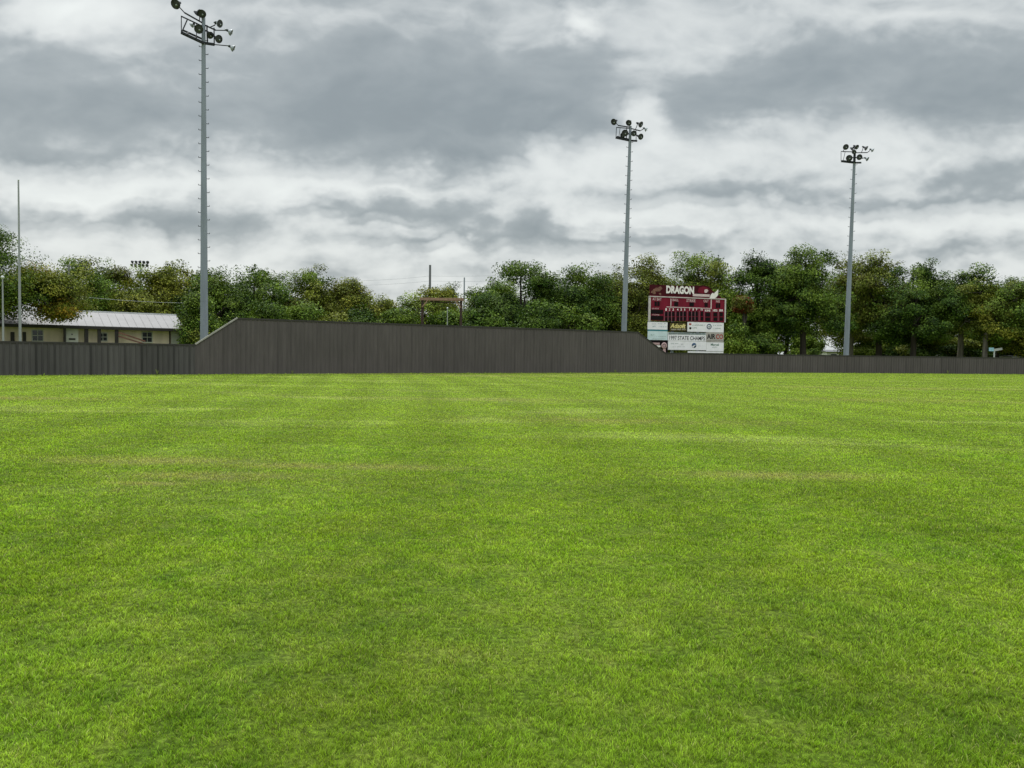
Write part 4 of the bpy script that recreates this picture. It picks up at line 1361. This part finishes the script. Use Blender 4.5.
    squiggle(600, 745, 594, 9, MAT['print_black'], a7, seed=14)
    a8 = rect('ad_panel', 250, 590, 594, 672, MAT['ad_teal'], 0.052, th=0.11)
    a8.data.materials.clear(); a8.data.materials.append(MAT['board_white'])
    squiggle(276, 350, 612, 10, MAT['print_green'], a8, seed=15); squiggle(366, 384, 620, 16, MAT['print_navy'], a8, seed=16); squiggle(290, 400, 640, 8, MAT['print_grey'], a8, seed=17)
    m = MB(); c = Vector((X(480, 632), 0.045, Zc(632, 480)))
    m.lathe(c, (0, -1, 0), [(0.001, 0.004), (0.28, 0.004), (0.28, 0)], 24); m.build('round_emblem', MAT['print_navy'], a8)
    m = MB(); m.slab([c + Vector((-0.26, -0.012, -0.12)), c + Vector((0.02, -0.012, 0.02)), c + Vector((0.3, -0.012, 0.08)), c + Vector((0.05, -0.012, -0.06)), c + Vector((-0.05, -0.012, -0.26))], (0, 0.006, 0))
    m.build('emblem_mark', MAT['board_white'], a8)
    squiggle(515, 556, 638, 7, MAT['print_grey'], a8, seed=18)
    a9 = rect('ad_panel', 592, 750, 608, 688, MAT['board_white'], 0.052, th=0.11)
    txt('Marcel', 632, 706, 618, 640, MAT['print_green'], y + .005, a9, 0.02)
    squiggle(645, 692, 652, 14, MAT['print_grey'], a9, seed=20)
    # white kick board under the right end
    rect('kick_board', 425, 748, 688, 702, MAT['board_white'], 0.08, root, 0.08)


scoreboard()

# ------------------------------------------------------------------ small far things on the right
root = empty('street_sign', (gx(993.8, 95), 95, 0)); tag(root, 'white post with small pale blue and white sign blades behind the right fence', 'sign')
H = hz(994, 349, 95)
m = MB(); m.tube((0, 0, 0), (0, 0, H), 0.10, 0.09, 8); m.build('post', MAT['white_metal'], root)
m = MB(); m.box((-0.38, -0.05, H - 0.05), (0.6, 0.03, 0.42)); m.build('sign_blade', MAT['sign_blue'], root)
m = MB(); m.bar((0.0, -0.05, H - 0.12), (0.8, -0.25, H + 0.05), 0.04, 0.28); m.build('sign_blade', MAT['white_metal'], root)


def shed(pa, pb, Z, ytop, ye, label, wallm, depth=4.0):
    x0, x1 = gx(pa, Z), gx(pb, Z); zt = hz((pa + pb) / 2, ytop, Z); ze = hz((pa + pb) / 2, ye, Z)
    root = empty('shed', ((x0 + x1) / 2, Z, 0)); tag(root, label, 'shed')
    w = x1 - x0
    m = MB(); m.box((0, depth / 2, ze / 2), (w - 0.4, depth - 0.4, ze)); m.build('wall', wallm, root)
    m = MB(); m.slab([(-w / 2, 0, ze), (-w / 2, depth / 2, zt), (-w / 2, depth, ze)], (w, 0, 0)); m.build('roof', MAT['roof_metal'], root)
    k = max(2, int(w / 2.5))
    for i in range(k):
        xx = -w / 2 + w * (i + 0.5) / k
        m = MB(); m.box((xx, 0.18, ze * 0.45), (0.9, 0.06, ze * 0.8)); m.build('door', MAT['glass_dark'], root)


shed(826, 874, 128, 350.0, 352.0, 'low pale blue-grey shed glimpsed under the trees by the farthest floodlight', MAT['wall_grey'])
shed(744, 764, 122, 350.5, 352.0, 'low pale shed glimpsed just right of the scoreboard', MAT['wall_grey'])
shed(1011, 1022, 100, 355.6, 356.6, 'white shed roof just showing over the fence at the right edge', MAT['white_metal'], 3.0)

# ------------------------------------------------------------------ world: overcast stratocumulus
SUN_EL, SUN_AZ = R(52), R(-25)          # ahead and to the left, behind thin cloud
w = bpy.data.worlds.new('World'); SC.world = w; w.use_nodes = True
nt = w.node_tree; nt.nodes.clear()
wo = N(nt, 'ShaderNodeOutputWorld'); bg = N(nt, 'ShaderNodeBackground')
nt.links.new(bg.outputs[0], wo.inputs[0])
sky = N(nt, 'ShaderNodeTexSky', sky_type='NISHITA'); sky.sun_disc = False
sky.sun_elevation = SUN_EL; sky.sun_rotation = SUN_AZ
sky.air_density = 1.5; sky.dust_density = 2.0


def perlin(x, y, seed):
    rs = np.random.RandomState(seed)
    perm = rs.permutation(512); ang = rs.rand(512) * 2 * math.pi
    gxx, gyy = np.cos(ang), np.sin(ang)
    xi = np.floor(x).astype(np.int64); yi = np.floor(y).astype(np.int64)
    fx = x - xi; fy = y - yi
    sx = fx * fx * fx * (fx * (fx * 6 - 15) + 10); sy = fy * fy * fy * (fy * (fy * 6 - 15) + 10)

    def gr(ix, iy, dx, dy):
        h = perm[(perm[ix % 512] + iy) % 512]
        return gxx[h] * dx + gyy[h] * dy
    n00 = gr(xi, yi, fx, fy); n10 = gr(xi + 1, yi, fx - 1, fy); n01 = gr(xi, yi + 1, fx, fy - 1); n11 = gr(xi + 1, yi + 1, fx - 1, fy - 1)
    a = n00 + sx * (n10 - n00); b = n01 + sx * (n11 - n01)
    return (a + sy * (b - a)) * 1.5


def pfbm(x, y, seed, octs=5, gain=0.5, billow=False):
    t = 0; amp = 1.0; tot = 0
    for k in range(octs):
        n = perlin(x, y, seed + k)
        if billow: n = np.sqrt(n * n + 0.02) * 2 - 0.62
        t = t + amp * n; tot += amp
        x = x * 2.03 + 5.2; y = y * 2.03 + 1.7; amp *= gain
    return t / tot


BANKS = [   # bearing and height of the cloud banks ahead: centre, half sizes (tangent units x 790), thickness
    (70, 112, 160, 30, .34), (60, 150, 110, 11, .26), (395, 112, 150, 42, .62), (425, 148, 80, 13, .34), (545, 122, 100, 16, .36), (250, 60, 130, 36, .14), (480, 70, 150, 36, .2),
    (790, 80, 120, 28, .40), (740, 112, 75, 17, .36), (850, 50, 90, 18, .20), (968, 98, 70, 32, .46), (960, 195, 100, 10, .42), (950, 168, 100, 11, .28), (725, 188, 88, 14, .44),
    (168, 220, 55, 14, .52), (365, 204, 78, 12, .52), (410, 233, 60, 7, .34), (540, 226, 60, 13, .42), (640, 238, 45, 7, .30), (930, 246, 72, 11, .36), (30, 214, 45, 12, .26), (250, 218, 30, 10, .1),
    (60, 6, 62, 17, -.75), (575, 20, 20, 11, -0.75), (120, 180, 90, 9, -.50), (85, 192, 40, 7, -.42), (275, 188, 62, 24, -.18), (250, 252, 170, 12, -.18), (652, 112, 15, 22, -.46), (150, 55, 60, 20, -.08),
    (440, 236, 20, 5, -.50), (620, 208, 70, 8, -.30), (650, 224, 90, 5, -.24), (888, 118, 26, 34, -.24), (860, 214, 70, 9, -.30), (845, 148, 60, 14, -.12), (700, 20, 120, 26, -.12), (930, 22, 80, 18, -.12),
    (300, 178, 90, 7, -.16), (585, 160, 60, 15, -.14), (370, 180, 90, 5, -.14), (1000, 218, 60, 8, -.26), (480, 280, 80, 8, -.20), (660, 60, 60, 30, -.14), (420, 20, 120, 18, -.10),
]


def cloud_thickness(u, v):
    wx = pfbm(u * 5.5, v * 11, 3, 4, 0.42); wy = pfbm(u * 5.5 + 9, v * 11 + 4, 13, 4, 0.42)
    pu = u + wx * 0.065 + 0.020 * pfbm(u * 22, v * 34, 23, 4, 0.5); pv = v + wy * 0.022 + 0.014 * pfbm(u * 22, v * 34, 33, 4, 0.5)
    t = np.zeros_like(u)
    for (px, py, sx, sy, wt) in BANKS:
        du = (pu - (px - 512) / F) * F / sx; dv = (pv - (hor(px) - py) / F) * F / sy
        if wt > 0: dv = np.where(dv < 0, dv * 1.25, dv * 0.85)      # flat bases, softer tops
        t = t + wt * np.exp(-0.8 * (du * du + dv * dv))
    den = np.maximum(v, 0) + 0.30
    X = pu / den; Y = 1.0 / den
    t = t + 0.34 * pfbm(X * 1.5 + 3, Y * 2.0 + 8, 41, 6, 0.5)
    f = 1.0 / (0.10 + np.maximum(v, 0))               # features shrink toward the horizon
    b = -pfbm(u * 7 + wx * 0.5 + 3, v * 15 + wy * 0.5, 61, 6, 0.5, True)
    t = t - 0.24 * b
    c = pfbm(u * 17 + wx * .4, v * 30, 81, 5, 0.55)
    t = t + 0.30 * c * np.clip(1.7 - v * 4, 0.35, 1)
    t = t + 0.14 * np.clip(v * 5 - 1.3, 0, 1)
    # soft threshold: cloud bodies with defined margins
    return 0.62 * t + 0.20 * np.tanh(6.0 * (t - 0.12))


def cloud_value(u, v):
    t = cloud_thickness(u, v)
    t2 = cloud_thickness(u - 0.004, v + 0.011)
    rel = t - t2
    val = 0.575 - 0.52 * t
    val = val + 0.62 * np.clip(rel, -0.22, 0.35)
    return val


SKY_RAMP = [(-0.1, (0.20, 0.235, 0.26)), (0.25, (0.28, 0.325, 0.35)), (0.42, (0.39, 0.435, 0.455)), (0.58, (0.58, 0.62, 0.63)), (0.74, (0.76, 0.795, 0.79)), (0.95, (0.90, 0.94, 0.92)), (1.2, (1.0, 1.0, 0.98))]


def sky_colour(val):
    xs = [a for a, _ in SKY_RAMP]
    return np.stack([np.interp(val, xs, [c[k] for _, c in SKY_RAMP]) for k in range(3)], -1)


def build_sky_image(W=4096, H=2048):
    """the cloud deck computed on the sphere of directions (equirectangular), scene-linear"""
    low = 4
    az = (0.25 - (np.arange(W // low) + 0.5) / (W // low)) * 2 * math.pi       # 0 = ahead (+Y), positive to the right is negative
    az = (az + math.pi) % (2 * math.pi) - math.pi
    el = ((np.arange(H // low) + 0.5) / (H // low) - 0.5) * math.pi
    A, E = np.meshgrid(az, el)
    dx, dy, dz = -np.sin(A) * np.cos(E), np.cos(A) * np.cos(E), np.sin(E)
    den = np.maximum(dz, 0) + 0.16
    val = 0.55 + 0.35 * pfbm(dx / den * 1.1 + 30, dy / den * 1.1 + 40, 7, 6, 0.5)
    big = np.repeat(np.repeat(val, low, 0), low, 1)
    az = (0.25 - (np.arange(W) + 0.5) / W) * 2 * math.pi
    az = (az + math.pi) % (2 * math.pi) - math.pi
    el = ((np.arange(H) + 0.5) / H - 0.5) * math.pi
    ci = np.where(np.abs(az) < R(56))[0]; ri = np.where((el > R(-2)) & (el < R(46)))[0]
    A, E = np.meshgrid(az[ci], el[ri])
    u = -np.tan(A); v = np.tan(E) / np.cos(A)
    front = cloud_value(u, v)
    wgt = np.clip((R(56) - np.abs(A)) / R(12), 0, 1) * np.clip((R(46) - E) / R(10), 0, 1)
    wgt = wgt * wgt * (3 - 2 * wgt)
    sub = big[np.ix_(ri, ci)]
    big[np.ix_(ri, ci)] = sub * (1 - wgt) + front * wgt
    col = sky_colour(big)
    sz = np.sin(el)[:, None, None]
    t = np.clip((sz - 0.44) / 0.42, 0, 1)
    col = col * (1 + 3.8 * t * t * (3 - 2 * t))          # overcast skies brighten toward the zenith
    col = np.where(sz < -0.02, 0.12, col)
    px = np.ones((H, W, 4), np.float32); px[:, :, :3] = col
    img = bpy.data.images.new('cloud_deck', W, H, float_buffer=True)
    try: img.colorspace_settings.name = 'Linear Rec.709'
    except Exception: pass
    img.pixels.foreach_set(px.ravel())
    img.update(); img.pack()
    return img


env = N(nt, 'ShaderNodeTexEnvironment'); env.image = build_sky_image(); env.interpolation = 'Linear'
skyl = vmath(nt, 'SCALE', sky.outputs[0]); skyl.node.inputs['Scale'].default_value = 0.10
fin = mixc(nt, 0.94, skyl, env.outputs[0])
nt.links.new(fin, bg.inputs['Color'])
bg.inputs['Strength'].default_value = 1.0

sd = bpy.data.lights.new('sun', 'SUN'); sd.energy = 1.5; sd.angle = R(14); sd.color = (1.0, 0.96, 0.9)
so = bpy.data.objects.new('sun', sd); COL.objects.link(so)
dirv = Vector((math.sin(SUN_AZ) * math.cos(SUN_EL), math.cos(SUN_AZ) * math.cos(SUN_EL), math.sin(SUN_EL)))
so.rotation_euler = (-dirv).to_track_quat('-Z', 'Y').to_euler()
so.location = (0, 0, 60)

SC.view_settings.view_transform = 'Standard'
SC.view_settings.look = 'None'
SC.view_settings.exposure = 0
SC.view_settings.gamma = 1

SC.cycles.max_bounces = 5
SC.cycles.diffuse_bounces = 3
SC.cycles.glossy_bounces = 2
SC.cycles.transmission_bounces = 3
